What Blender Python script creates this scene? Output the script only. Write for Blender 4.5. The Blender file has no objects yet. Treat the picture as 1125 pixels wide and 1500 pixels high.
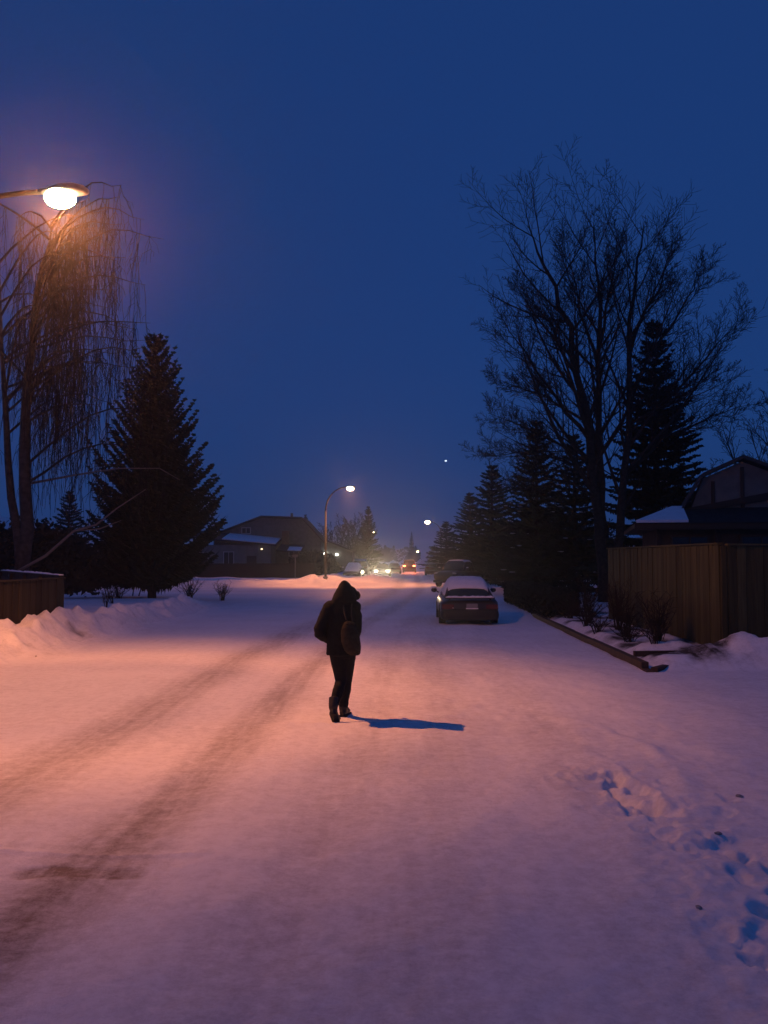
import bpy, math, random
import numpy as np
from mathutils import Vector, Matrix
R = math.radians
random.seed(11)
SC = bpy.context.scene
COL = SC.collection

# ------------------------------------------------------------------ camera, sky, exposure
cam_data = bpy.data.cameras.new('camera')
cam_data.sensor_fit = 'VERTICAL'
cam_data.sensor_height = 24.0
cam_data.lens = 24.0 * 1290 / 1500
cam_data.clip_start = 0.05
cam_data.clip_end = 6000
cam = bpy.data.objects.new('camera', cam_data)
COL.objects.link(cam)
cam.location = (0, 0, 1.95)
cam.rotation_euler = (R(90) + math.atan(68 / 1290), 0, 0)
SC.camera = cam

world = bpy.data.worlds.new('World')
SC.world = world
world.use_nodes = True
wn, wl = world.node_tree.nodes, world.node_tree.links
wn.clear()
w_out = wn.new('ShaderNodeOutputWorld')
w_bg = wn.new('ShaderNodeBackground')
w_sky = wn.new('ShaderNodeTexSky')
w_sky.sky_type = 'NISHITA'
w_sky.sun_disc = False
w_sky.sun_elevation = R(1.0)           # the last light of dusk
w_sky.sun_rotation = R(215)            # the sun went down behind the camera, to the left
w_sky.altitude = 600
w_sky.air_density = 1.0
w_sky.dust_density = 0.3
w_sky.ozone_density = 6.0
w_gain = wn.new('ShaderNodeVectorMath')       # dusk: the sky strength is far below daylight
w_gain.operation = 'MULTIPLY'
w_gain.inputs[1].default_value = (0.16, 0.15, 0.16)
w_mix = wn.new('ShaderNodeMix')               # thin even overcast veil over the clear sky
w_mix.data_type = 'RGBA'
w_mix.inputs[0].default_value = 0.85
w_mix.inputs[7].default_value = (0.0110, 0.042, 0.174, 1)
wl.new(w_sky.outputs[0], w_gain.inputs[0])
wl.new(w_gain.outputs[0], w_mix.inputs[6])
wl.new(w_mix.outputs[2], w_bg.inputs[0])
wl.new(w_bg.outputs[0], w_out.inputs[0])
w_bg.inputs[1].default_value = 1.0

SC.view_settings.view_transform = 'Standard'
SC.view_settings.look = 'None'
SC.view_settings.exposure = 0.0
SC.view_settings.gamma = 1.0
SC.view_settings.use_curve_mapping = False
SC.cycles.use_denoising = True
SC.cycles.max_bounces = 6
SC.cycles.volume_bounces = 1
SC.cycles.sample_clamp_indirect = 1.0

SODIUM = (1.0, 0.315, 0.10)

# ------------------------------------------------------------------ materials
MATS = {}
def mat(name, col, rough=0.7, spec=0.3, metal=0.0, noise=None, bump=None, emit=None, coat=0.0):
    """noise=(scale, dark factor); bump=(scale, strength, distance)"""
    if name in MATS: return MATS[name]
    m = bpy.data.materials.new(name); m.use_nodes = True
    n, l = m.node_tree.nodes, m.node_tree.links
    b = n['Principled BSDF']
    b.inputs['Base Color'].default_value = (*col, 1)
    b.inputs['Roughness'].default_value = rough
    b.inputs['Specular IOR Level'].default_value = spec
    b.inputs['Metallic'].default_value = metal
    b.inputs['Coat Weight'].default_value = coat
    if noise or bump:
        tc = n.new('ShaderNodeTexCoord')
    if noise:
        t = n.new('ShaderNodeTexNoise'); t.inputs['Scale'].default_value = noise[0]
        t.inputs['Detail'].default_value = 6
        l.new(tc.outputs['Object'], t.inputs['Vector'])
        r = n.new('ShaderNodeValToRGB')
        r.color_ramp.elements[0].position = 0.3; r.color_ramp.elements[1].position = 0.7
        r.color_ramp.elements[0].color = (*[c * noise[1] for c in col], 1)
        r.color_ramp.elements[1].color = (*[min(1, c * (2 - noise[1])) for c in col], 1)
        l.new(t.outputs['Fac'], r.inputs[0]); l.new(r.outputs[0], b.inputs['Base Color'])
    if bump:
        t2 = n.new('ShaderNodeTexNoise'); t2.inputs['Scale'].default_value = bump[0]
        t2.inputs['Detail'].default_value = 5
        l.new(tc.outputs['Object'], t2.inputs['Vector'])
        bp = n.new('ShaderNodeBump'); bp.inputs['Strength'].default_value = bump[1]
        bp.inputs['Distance'].default_value = bump[2]
        l.new(t2.outputs['Fac'], bp.inputs['Height']); l.new(bp.outputs[0], b.inputs['Normal'])
    if emit:
        b.inputs['Emission Color'].default_value = (*emit[0], 1)
        b.inputs['Emission Strength'].default_value = emit[1]
    MATS[name] = m
    return m

def wood_mat(name, col, var=0.35):
    if name in MATS: return MATS[name]
    m = bpy.data.materials.new(name); m.use_nodes = True
    n, l = m.node_tree.nodes, m.node_tree.links
    b = n['Principled BSDF']; b.inputs['Roughness'].default_value = 0.8
    b.inputs['Specular IOR Level'].default_value = 0.2
    tc = n.new('ShaderNodeTexCoord'); mp = n.new('ShaderNodeMapping')
    mp.inputs['Scale'].default_value = (14, 14, 0.8)
    oi = n.new('ShaderNodeObjectInfo')
    ad = n.new('ShaderNodeVectorMath'); ad.operation = 'ADD'
    cx = n.new('ShaderNodeCombineXYZ')
    mu = n.new('ShaderNodeMath'); mu.operation = 'MULTIPLY'; mu.inputs[1].default_value = 37
    l.new(oi.outputs['Random'], mu.inputs[0]); l.new(mu.outputs[0], cx.inputs[2]); l.new(mu.outputs[0], cx.inputs[0])
    l.new(tc.outputs['Object'], ad.inputs[0]); l.new(cx.outputs[0], ad.inputs[1])
    l.new(ad.outputs[0], mp.inputs[0])
    t = n.new('ShaderNodeTexNoise'); t.inputs['Scale'].default_value = 2.0; t.inputs['Detail'].default_value = 6
    l.new(mp.outputs[0], t.inputs['Vector'])
    r = n.new('ShaderNodeValToRGB')
    r.color_ramp.elements[0].position = 0.25; r.color_ramp.elements[1].position = 0.75
    r.color_ramp.elements[0].color = (*[c * (1 - var) for c in col], 1)
    r.color_ramp.elements[1].color = (*[c * (1 + var) for c in col], 1)
    l.new(t.outputs['Fac'], r.inputs[0])
    hs = n.new('ShaderNodeHueSaturation')
    mr = n.new('ShaderNodeMapRange'); mr.inputs[3].default_value = 0.7; mr.inputs[4].default_value = 1.25
    l.new(oi.outputs['Random'], mr.inputs[0]); l.new(mr.outputs[0], hs.inputs['Value'])
    l.new(r.outputs[0], hs.inputs['Color']); l.new(hs.outputs[0], b.inputs['Base Color'])
    bp = n.new('ShaderNodeBump'); bp.inputs['Strength'].default_value = 0.5; bp.inputs['Distance'].default_value = 0.004
    l.new(t.outputs['Fac'], bp.inputs['Height']); l.new(bp.outputs[0], b.inputs['Normal'])
    MATS[name] = m
    return m

def ground_mat(name, worn_col, snow_col=(0.78, 0.79, 0.81), rough=0.75, coarse=1.0):
    """snow whose cover thins where the mesh attribute 'wear' is high (tyre tracks, bare bed)"""
    m = bpy.data.materials.new(name); m.use_nodes = True
    n, l = m.node_tree.nodes, m.node_tree.links
    b = n['Principled BSDF']
    b.inputs['Specular IOR Level'].default_value = 0.25
    tc = n.new('ShaderNodeTexCoord')
    at = n.new('ShaderNodeAttribute'); at.attribute_name = 'wear'
    n1 = n.new('ShaderNodeTexNoise'); n1.inputs['Scale'].default_value = 7 * coarse; n1.inputs['Detail'].default_value = 13
    n1.inputs['Roughness'].default_value = 0.9
    # streaks along the driving direction
    mp = n.new('ShaderNodeMapping'); mp.inputs['Scale'].default_value = (9.0, 0.55, 1); mp.inputs['Rotation'].default_value = (0, 0, R(1.7))
    n2 = n.new('ShaderNodeTexNoise'); n2.inputs['Scale'].default_value = 1.0; n2.inputs['Detail'].default_value = 5
    n3 = n.new('ShaderNodeTexNoise'); n3.inputs['Scale'].default_value = 0.55; n3.inputs['Detail'].default_value = 4
    for t in (n1, n3): l.new(tc.outputs['Object'], t.inputs['Vector'])
    l.new(tc.outputs['Object'], mp.inputs[0]); l.new(mp.outputs[0], n2.inputs['Vector'])
    def math_(op, a, c):
        q = n.new('ShaderNodeMath'); q.operation = op
        for i, s in enumerate((a, c)):
            if isinstance(s, (int, float)): q.inputs[i].default_value = s
            else: l.new(s, q.inputs[i])
        return q.outputs[0]
    grain = math_('MULTIPLY', math_('SUBTRACT', n1.outputs['Fac'], 0.5), 3.0)
    strk = math_('MULTIPLY', math_('SUBTRACT', n2.outputs['Fac'], 0.5), 0.9)
    w = at.outputs['Fac']
    amt = math_('MULTIPLY', w, math_('ADD', 1.0, math_('ADD', math_('MULTIPLY', grain, 0.5), math_('MULTIPLY', strk, 1.2))))
    amt = math_('ADD', amt, math_('MULTIPLY', math_('SUBTRACT', n3.outputs['Fac'], 0.50), 0.36))
    amt = math_('ADD', amt, math_('ADD', 0.07, math_('MULTIPLY', grain, 0.55)))
    amt = math_('ADD', amt, math_('MULTIPLY', strk, 0.16))
    cl = n.new('ShaderNodeClamp'); l.new(amt, cl.inputs[0])
    mx = n.new('ShaderNodeMix'); mx.data_type = 'RGBA'
    mx.inputs[6].default_value = (*snow_col, 1); mx.inputs[7].default_value = (*worn_col, 1)
    l.new(cl.outputs[0], mx.inputs[0]); l.new(mx.outputs[2], b.inputs['Base Color'])
    b.inputs['Roughness'].default_value = rough
    nb = n.new('ShaderNodeTexNoise'); nb.inputs['Scale'].default_value = 18 * coarse; nb.inputs['Detail'].default_value = 11
    nb.inputs['Roughness'].default_value = 0.8
    l.new(tc.outputs['Object'], nb.inputs['Vector'])
    bp = n.new('ShaderNodeBump'); bp.inputs['Strength'].default_value = 0.8; bp.inputs['Distance'].default_value = 0.016
    l.new(nb.outputs['Fac'], bp.inputs['Height']); l.new(bp.outputs[0], b.inputs['Normal'])
    MATS[name] = m
    return m

SNOW = mat('snow', (0.80, 0.81, 0.83), 0.8, 0.2, noise=(5, 0.95), bump=(30, 0.5, 0.02))
BARK = mat('bark', (0.040, 0.033, 0.028), 0.9, 0.1, noise=(9, 0.6), bump=(25, 0.6, 0.02))
TWIG = mat('twig', (0.026, 0.023, 0.021), 0.9, 0.1)
NEEDLE = mat('needles', (0.016, 0.032, 0.018), 0.8, 0.15, noise=(3, 0.65))
BLACKMETAL = mat('dark_metal', (0.03, 0.03, 0.032), 0.5, 0.4)
GALV = mat('galvanised', (0.22, 0.22, 0.22), 0.55, 0.4, 0.6, noise=(12, 0.8))
POLE = mat('weathered_pole', (0.022, 0.022, 0.022), 0.7, 0.15, 0.0, noise=(12, 0.8))
GLASS = mat('dark_glass', (0.012, 0.014, 0.018), 0.12, 0.5)
RUBBER = mat('rubber', (0.018, 0.018, 0.018), 0.85, 0.2)
RIM = mat('rim', (0.16, 0.16, 0.17), 0.45, 0.5, 0.5)

# ------------------------------------------------------------------ helpers
def tag(o, label, cat, group=None):
    o['label'] = label; o['category'] = cat
    if group: o['group'] = group
    return o

def thing(name, label, cat, loc=(0, 0, 0), rz=0.0, group=None):
    o = bpy.data.objects.new(name, None)
    o.empty_display_size = 0.3
    COL.objects.link(o)
    o.location = loc; o.rotation_euler = (0, 0, rz)
    return tag(o, label, cat, group)

def link(name, me, parent=None, kind=None):
    o = bpy.data.objects.new(name, me); COL.objects.link(o)
    if parent is not None: o.parent = parent
    if kind: o['kind'] = kind
    return o

class MB:
    def __init__(s): s.v = []; s.f = []
    def add(s, vs, fs):
        k = len(s.v); s.v.extend(vs); s.f.extend([tuple(i + k for i in f) for f in fs]); return s
    def box(s, c, d, rz=0.0, taper=1.0):
        x, y, z = d[0] / 2, d[1] / 2, d[2] / 2
        cs, sn = math.cos(rz), math.sin(rz); vs = []
        for (a, b, e) in ((-1,-1,-1),(1,-1,-1),(1,1,-1),(-1,1,-1),(-1,-1,1),(1,-1,1),(1,1,1),(-1,1,1)):
            t = taper if e > 0 else 1
            px, py = a * x * t, b * y * t
            vs.append((c[0] + px * cs - py * sn, c[1] + px * sn + py * cs, c[2] + e * z))
        return s.add(vs, [(0,3,2,1),(4,5,6,7),(0,1,5,4),(1,2,6,5),(2,3,7,6),(3,0,4,7)])
    def hexa(s, p):
        return s.add(p, [(0,3,2,1),(4,5,6,7),(0,1,5,4),(1,2,6,5),(2,3,7,6),(3,0,4,7)])
    def prism(s, poly, y0, y1):
        """poly of (x,z) extruded from y0 to y1"""
        n = len(poly); vs = [(x, y0, z) for x, z in poly] + [(x, y1, z) for x, z in poly]
        fs = [tuple(range(n)), tuple(range(2 * n - 1, n - 1, -1))] + [(i, i + n, (i + 1) % n + n, (i + 1) % n) for i in range(n)]
        return s.add(vs, fs)
    def tube(s, pts, rad, n=6, cap=True):
        P = [Vector(p) for p in pts]; m = len(P)
        if not hasattr(rad, '__len__'): rad = [rad] * m
        vs = []; u = None
        for i in range(m):
            d = (P[min(i + 1, m - 1)] - P[max(i - 1, 0)])
            if d.length < 1e-9: d = Vector((0, 0, 1))
            d.normalize()
            if u is None:
                u = d.cross(Vector((0.31, 0.2, 0.93)) if abs(d.z) < 0.9 else Vector((1, 0.1, 0))); u.normalize()
            else:
                u = u - d * u.dot(d)
                if u.length < 1e-6: u = d.orthogonal()
                u.normalize()
            w = d.cross(u)
            for k in range(n):
                a = 2 * math.pi * k / n
                q = P[i] + (u * math.cos(a) + w * math.sin(a)) * rad[i]
                vs.append((q.x, q.y, q.z))
        fs = [(i * n + k, i * n + (k + 1) % n, (i + 1) * n + (k + 1) % n, (i + 1) * n + k) for i in range(m - 1) for k in range(n)]
        if cap: fs += [tuple(range(n - 1, -1, -1)), tuple(range((m - 1) * n, m * n))]
        return s.add(vs, fs)
    def loft(s, rings, cap=True, closed=True):
        n = len(rings[0]); m = len(rings); vs = [p for r in rings for p in r]
        kk = n if closed else n - 1
        fs = [(i * n + k, i * n + (k + 1) % n, (i + 1) * n + (k + 1) % n, (i + 1) * n + k) for i in range(m - 1) for k in range(kk)]
        if cap: fs += [tuple(range(n - 1, -1, -1)), tuple(range((m - 1) * n, m * n))]
        return s.add(vs, fs)
    def ell(s, c, r, nu=14, nv=9, rot=None):
        rings = []
        for j in range(nv + 1):
            t = math.pi * (j / nv); t = min(max(t, 0.02), math.pi - 0.02)
            ring = []
            for k in range(nu):
                a = 2 * math.pi * k / nu
                p = Vector((r[0] * math.sin(t) * math.cos(a), r[1] * math.sin(t) * math.sin(a), -r[2] * math.cos(t)))
                if rot: p = rot @ p
                ring.append((c[0] + p.x, c[1] + p.y, c[2] + p.z))
            rings.append(ring)
        return s.loft(rings)
    def lathe_x(s, prof, n=20, c=(0, 0, 0)):
        """prof (x, r) spun about the x axis"""
        rings = [[(c[0] + x, c[1] + r * math.cos(2*math.pi*k/n), c[2] + r * math.sin(2*math.pi*k/n)) for k in range(n)] for x, r in prof]
        return s.loft(rings)
    def mesh(s, name, m=None, smooth=False):
        me = bpy.data.meshes.new(name); me.from_pydata(s.v, [], s.f)
        if m: me.materials.append(m)
        if smooth: me.polygons.foreach_set('use_smooth', [True] * len(me.polygons))
        me.update(); return me
    def build(s, name, m, parent=None, smooth=False, kind=None):
        return link(name, s.mesh(name, m, smooth), parent, kind)

def remesh(mb, name, m, parent, voxel=0.014, it=4, bumpy=0.0):
    """joins overlapping closed shapes into one continuous skin"""
    o = bpy.data.objects.new('tmp', mb.mesh('tmp')); COL.objects.link(o)
    r = o.modifiers.new('r', 'REMESH'); r.mode = 'VOXEL'; r.voxel_size = voxel; r.use_smooth_shade = True
    q = o.modifiers.new('s', 'SMOOTH'); q.iterations = it; q.factor = 0.5
    if bumpy:
        tx = bpy.data.textures.new('fold', 'CLOUDS'); tx.noise_scale = 0.07
        dm = o.modifiers.new('d', 'DISPLACE'); dm.texture = tx; dm.strength = bumpy; dm.mid_level = 0.5
    dg = bpy.context.evaluated_depsgraph_get()
    me = bpy.data.meshes.new_from_object(o.evaluated_get(dg))
    me.name = name; me.materials.clear(); me.materials.append(m)
    me.polygons.foreach_set('use_smooth', [True] * len(me.polygons))
    bpy.data.objects.remove(o)
    return link(name, me, parent)

# numpy value noise
def _h(i, j, s):
    n = (i.astype(np.int64) * 374761393 + j.astype(np.int64) * 668265263 + s * 974634777) & 0xffffffff
    n = ((n ^ (n >> 13)) * 1274126177) & 0xffffffff
    return ((n ^ (n >> 16)) & 0xffff) / 65535.0
def vnoise(x, y, s=0):
    i = np.floor(x); j = np.floor(y); fx = x - i; fy = y - j
    fx = fx * fx * (3 - 2 * fx); fy = fy * fy * (3 - 2 * fy)
    a = _h(i, j, s); b = _h(i + 1, j, s); c = _h(i, j + 1, s); d = _h(i + 1, j + 1, s)
    return (a * (1 - fx) + b * fx) * (1 - fy) + (c * (1 - fx) + d * fx) * fy
def fbm(x, y, o=4, s=0):
    t = 0; a = 0.5; f = 1.0
    for k in range(o):
        t = t + a * (vnoise(x * f + 17.3 * k, y * f - 9.1 * k, s + k) - 0.5); a *= 0.5; f *= 2.03
    return t
def sm(a, b, x):
    t = np.clip((x - a) / (b - a), 0, 1); return t * t * (3 - 2 * t)
def polydist(x, y, pts):
    d = np.full(x.shape, 1e9)
    for (x0, y0), (x1, y1) in zip(pts[:-1], pts[1:]):
        dx, dy = x1 - x0, y1 - y0
        t = np.clip(((x - x0) * dx + (y - y0) * dy) / (dx * dx + dy * dy), 0, 1)
        d = np.minimum(d, np.hypot(x - x0 - t * dx, y - y0 - t * dy))
    return d

# ------------------------------------------------------------------ the snow: ground and road
HEAD = 0.0293                                   # the street leaves the camera a little to the right
def xl(y): return -7.45 + HEAD * y               # left edge of the near street
def xr(y): return 4.03 + HEAD * y                # right edge
Y1, Y2 = 40.0, 61.0                              # the cross street lies between these

def height(x, y):
    near = 1 - sm(Y1 - 4, Y1, y)
    far = sm(Y2, Y2 + 3, y)
    h = 0.05 * fbm(x * 0.22, y * 0.13, 3, 5) + 0.040 * fbm(x * 1.3, y * 0.8, 3, 9)
    h = h + 0.034 * fbm(x * 3.6, y * 2.2, 4, 15) * (1 - sm(20, 34, y)) - 0.022 * (wear(x, y) if x.size > 10 else 0)
    # packed ridges between the wheel lanes
    h = h + 0.010 * np.sin((x - HEAD * y) * 3.9 + 0.8) * (1 - sm(3, 4.2, np.abs(x + 0.5)))
    # left: ploughed bank and the raised yard behind it
    dl = x - (xl(y) - 0.75 + 0.35 * fbm(y * 0.35, y * 0 + 3.0, 3, 21) * 2)
    t = near * sm(-2, 4, y) * (1 - sm(31, 37, y))
    lump = 0.46 + 0.60 * fbm(x * 0.9, y * 0.5, 4, 31) + 0.55 * fbm(x * 2.6, y * 2.0, 3, 33) + 0.22 * fbm(x * 6.5, y * 5.2, 2, 35)
    h = h + t * np.exp(-(dl / 0.62) ** 2) * lump * 1.05
    h = h + near * 0.30 * sm(0.0, 1.6, xl(y) - 0.3 - x) * (1 + 0.5 * fbm(x * 0.7, y * 0.4, 3, 41))
    # chunks fallen from the bank
    ch = np.exp(-((dl - 0.2) / 0.6) ** 2) * t
    h = h + ch * 0.42 * np.maximum(0, fbm(x * 4.2, y * 3.1, 3, 51) - 0.04)
    # right: planted bed behind the timber edging, then the yard
    h = h + near * sm(15.3, 15.9, y) * 0.16 * sm(0.12, 0.5, x - xr(y) - 0.10) * (1 + 0.8 * fbm(x * 1.2, y * 0.9, 4, 61))
    # heaps where the drive meets the bed
    for (cx, cy, sx, sy, a) in ((6.4, 16.5, 0.9, 0.5, 0.20), (8.6, 16.6, 1.9, 0.7, 0.42), (11.5, 16.9, 2.2, 0.9, 0.5), (5.6, 17.6, 0.5, 0.5, 0.18), (6.1, 19.4, 0.35, 0.5, 0.16)):
        h = h + a * np.exp(-((x - cx) / sx) ** 2 - ((y - cy) / sy) ** 2) * (1 + 1.6 * fbm(x * 1.8, y * 1.8, 4, 71))
    # loose snow along the right side of the street near the camera
    lo = sm(1.2, 2.4, x) * (1 - sm(9, 13, y))
    h = h + lo * 0.055 * fbm(x * 2.6, y * 2.0, 4, 81) + lo * 0.03 * np.maximum(0, fbm(x * 7, y * 6, 2, 83) - 0.12)
    # far side of the crossing: banks left and right of the far street
    bl = np.exp(-((x - (-4.4 + HEAD * (y - 62))) / 1.3) ** 2) * far * (1 - sm(85, 120, y))
    h = h + bl * (0.50 + 1.0 * fbm(x * 0.7, y * 0.35, 3, 91))
    br = np.exp(-((x - (8.0 + HEAD * (y - 62))) / 1.2) ** 2) * far
    h = h + br * (0.30 + 0.6 * fbm(x * 0.6, y * 0.4, 3, 93))
    side = np.maximum(sm(-4, -6, x - HEAD * (y - 62)), sm(8, 10, x - HEAD * (y - 62)))
    h = h + far * 0.22 * side
    edge = np.exp(-((y - 65.5) / 1.6) ** 2) * side
    h = h + edge * (0.28 + 0.7 * fbm(x * 0.4, y * 0.5, 3, 95))
    # a low windrow left by the plough across the mouth of the far street
    h = h + np.exp(-((y - 73 - 0.5 * x) / 2.2) ** 2) * np.exp(-((x + 0.6) / 2.4) ** 2) * (0.55 + 0.4 * fbm(x * 0.8, y * 0.6, 3, 97))
    h = h + 0.10 * fbm(x * 0.5, y * 0.3, 3, 99) * far
    # the low ridge swept up by turning tyres
    arc = [(-4.2, 10.95), (-3.0, 10.72), (-1.28, 10.3), (-0.3, 10.55), (1.17, 11.07), (1.9, 10.95), (2.45, 10.4), (2.75, 9.2), (2.62, 7.9), (2.45, 6.9)]
    d = polydist(x, y, arc)
    h = h + 0.016 * np.exp(-(d / 0.10) ** 2) * (0.6 + 1.2 * vnoise(x * 1.1, y * 1.1, 7))
    d = polydist(x, y, [(-5.0, 6.0), (-2.2, 5.95), (-1.2, 5.9)])
    h = h + 0.012 * np.exp(-(d / 0.04) ** 2)
    # footprints and the trodden hollow on the right
    rnd = random.Random(5)
    prints = [(2.06, 8.02, 0.9), (2.18, 7.72, 1.0), (2.02, 7.45, 1.0), (2.13, 7.2, 1.1), (2.2, 6.9, 0.9), (2.06, 6.62, 0.9), (2.02, 6.35, 0.8),
              (1.63, 7.98, 0.45), (1.72, 7.6, 0.5), (1.5, 7.9, 0.3), (1.86, 6.45, 0.5), (2.62, 6.9, 0.5), (2.8, 7.3, 0.5), (2.35, 5.9, 0.8), (2.2, 5.55, 1.0),
              (2.3, 5.2, 1.1), (2.12, 5.05, 0.9), (2.0, 4.75, 1.0), (1.86, 4.55, 0.9), (1.65, 5.4, 0.45), (1.75, 4.85, 0.4), (2.1, 4.2, 1.0), (1.9, 3.95, 0.9)]
    for (px, py, s) in prints:
        a = rnd.uniform(-0.6, 0.6); c_, s_ = math.cos(a), math.sin(a)
        wx = x + 0.14 * fbm(x * 10, y * 10, 3, 3); wy = y + 0.14 * fbm(x * 10, y * 10, 3, 4)
        u = ((wx - px) * c_ + (wy - py) * s_) / 0.062; v = (-(wx - px) * s_ + (wy - py) * c_) / 0.13
        q = u * u + v * v
        h = h - 0.026 * s * (1 - sm(0.25, 1.6, q)) + 0.008 * s * np.exp(-((np.sqrt(q) - 1.5) / 0.35) ** 2)
    d = polydist(x, y, [(2.08, 8.1), (2.1, 7.2), (2.05, 6.4), (2.25, 5.8), (2.2, 5.2), (2.0, 4.5), (1.9, 3.6)])
    tm = np.exp(-(d / 0.36) ** 2)
    h = h - tm * 0.048 * sm(-0.04, 0.16, fbm(x * 5.2, y * 3.6, 5, 131)) + tm * 0.05 * fbm(x * 11, y * 9, 3, 133)
    q = ((x + 0.25 * fbm(x * 4, y * 4, 4, 141) - 2.06) / 0.17) ** 2 + ((y + 0.5 * fbm(x * 4, y * 3, 4, 143) - 7.35) / 0.62) ** 2
    h = h - 0.085 * (1 - sm(0.35, 1.25, q)) * (0.55 + 0.9 * vnoise(x * 6, y * 4.5, 145))
    d = polydist(x + 0.12 * fbm(x * 3, y * 3, 3, 12), y, [(2.3, 6.0), (2.22, 5.3), (2.02, 4.6), (1.9, 3.7), (1.85, 2.5)])
    h = h - 0.03 * np.exp(-(d / 0.20) ** 2)
    return h

TRACK_A = [(-2.15, 2.0), (-2.02, 4.2), (-1.90, 5.45), (-1.64, 8.2), (-1.43, 11.5), (-1.30, 15), (-1.16, 19.5), (-0.75, 25), (-0.05, 31), (1.0, 40), (1.9, 50), (2.6, 62), (3.4, 90), (6, 180)]
TRACK_B = [(-3.55, 2.0), (-3.38, 5), (-3.2, 7.5), (-3.05, 9.7), (-2.8, 15.7), (-2.6, 20), (-2.1, 26), (-1.5, 31), (-0.5, 40), (0.4, 50), (1.1, 62), (1.9, 90), (4.5, 180)]
def wear(x, y):
    wx = x + 0.22 * fbm(x * 0.8, y * 0.35, 3, 101)
    dA = polydist(wx, y, TRACK_A); dB = polydist(wx, y, TRACK_B)
    fade = 1 - 0.35 * sm(14, 30, y)
    w = 0.56 * np.exp(-(dA / 0.32) ** 2.6) * (0.75 + 0.35 * (1 - sm(4.5, 9, y))) * fade
    w = np.maximum(w, 0.40 * np.exp(-(dB / 0.44) ** 2.6) * fade)
    # fainter lanes on the right half
    for off, a, s in ((1.35, 0.16, 0.33), (2.15, 0.13, 0.4), (3.3, 0.10, 0.35)):
        d = polydist(wx - off, y, TRACK_A)
        w = w + a * np.exp(-(d / s) ** 2) * (0.4 + 1.2 * vnoise(x * 0.8, y * 0.45, 107))
    # the scraped bar of bare ice across the near wheel track
    bar = (1 - sm(0.07, 0.14, np.abs(y - 5.66 - 0.02 * x + 0.03 * np.sin(x * 7)))) * sm(-2.36, -2.22, x) * (1 - sm(-1.65, -1.4, x))
    w = np.maximum(w, 0.8 * bar)
    # cross street: packed lanes
    w = w + 0.16 * (sm(Y1, Y1 + 2, y) - sm(Y2 - 4, Y2 - 1, y)) * (0.5 + 0.5 * np.sin(y * 1.1 + 0.4 * np.sin(x * 0.1))) * sm(6, 10, np.abs(x - 1))
    # dead leaves and mulch showing through in the planted bed
    bed = sm(15.5, 16.1, y) * (1 - sm(36, 39, y)) * sm(0.25, 0.6, x - xr(y)) * (1 - sm(7.2, 7.6, x))
    w = np.maximum(w, bed * np.clip(0.45 + 4.5 * fbm(x * 2.1, y * 1.5, 5, 111), 0, 0.97))
    # broken dark patches along the left bank
    dl = x - (xl(y) - 0.4)
    w = np.maximum(w, np.exp(-(dl / 0.5) ** 2) * (1 - sm(19, 24, y)) * np.clip(6 * (fbm(x * 2.6, y * 1.7, 4, 121) - 0.12), 0, 0.9))
    return np.clip(w, 0, 1)

def axis_x():
    a = list(np.arange(-3.6, 1.3, 0.036)) + list(np.arange(1.3, 3.45, 0.021))
    def grow(v, s, g, lim, sg):
        while abs(v) < lim:
            v += sg * s; s = min(s * g, 60); a.append(v)
    # out to 14 m keep fine steps, then grow
    v = 3.45
    while v < 14: v += 0.075; a.append(v)
    grow(v, 0.09, 1.12, 700, 1)
    v = -3.6
    while v > -12: v -= 0.06; a.append(v)
    grow(v, 0.09, 1.12, 700, -1)
    return np.array(sorted(a))
def axis_y():
    a = [-700, -400, -200, -100, -50, -30, -20, -12, -8, -5, -3, -1.5, -0.5, 0.2, 0.8, 1.3, 1.7, 2.1]
    v = 2.4
    while v < 40: a.append(v); v += max(0.022, 0.0045 * v if v < 9 else 0.0068 * v)
    while v < 1300: a.append(v); v += 0.011 * v
    return np.array(a, dtype=float)
AX, AY = axis_x(), axis_y()
GX, GY = np.meshgrid(AX, AY)
GZ = height(GX, GY); GW = wear(GX, GY)
def ground_z(x, y):
    return float(height(np.array([float(x)]), np.array([float(y)]))[0])

def sheet(name, mask, m):
    ny, nx = GX.shape
    idx = (np.arange(ny - 1)[:, None] * nx + np.arange(nx - 1)[None, :])[mask]
    q = np.stack([idx, idx + 1, idx + nx + 1, idx + nx], 1)
    used = np.unique(q); remap = np.full(ny * nx, -1, np.int64); remap[used] = np.arange(len(used))
    co = np.stack([GX.ravel()[used], GY.ravel()[used], GZ.ravel()[used]], 1)
    me = bpy.data.meshes.new(name)
    me.vertices.add(len(used)); me.vertices.foreach_set('co', co.ravel())
    fl = remap[q].ravel(); nf = len(q)
    me.loops.add(nf * 4); me.loops.foreach_set('vertex_index', fl)
    me.polygons.add(nf); me.polygons.foreach_set('loop_start', np.arange(nf) * 4); me.polygons.foreach_set('loop_total', np.full(nf, 4))
    me.polygons.foreach_set('use_smooth', np.ones(nf, bool))
    at = me.attributes.new('wear', 'FLOAT', 'POINT'); at.data.foreach_set('value', GW.ravel()[used])
    me.update(calc_edges=True); me.materials.append(m)
    return link(name, me, kind='structure')

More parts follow.
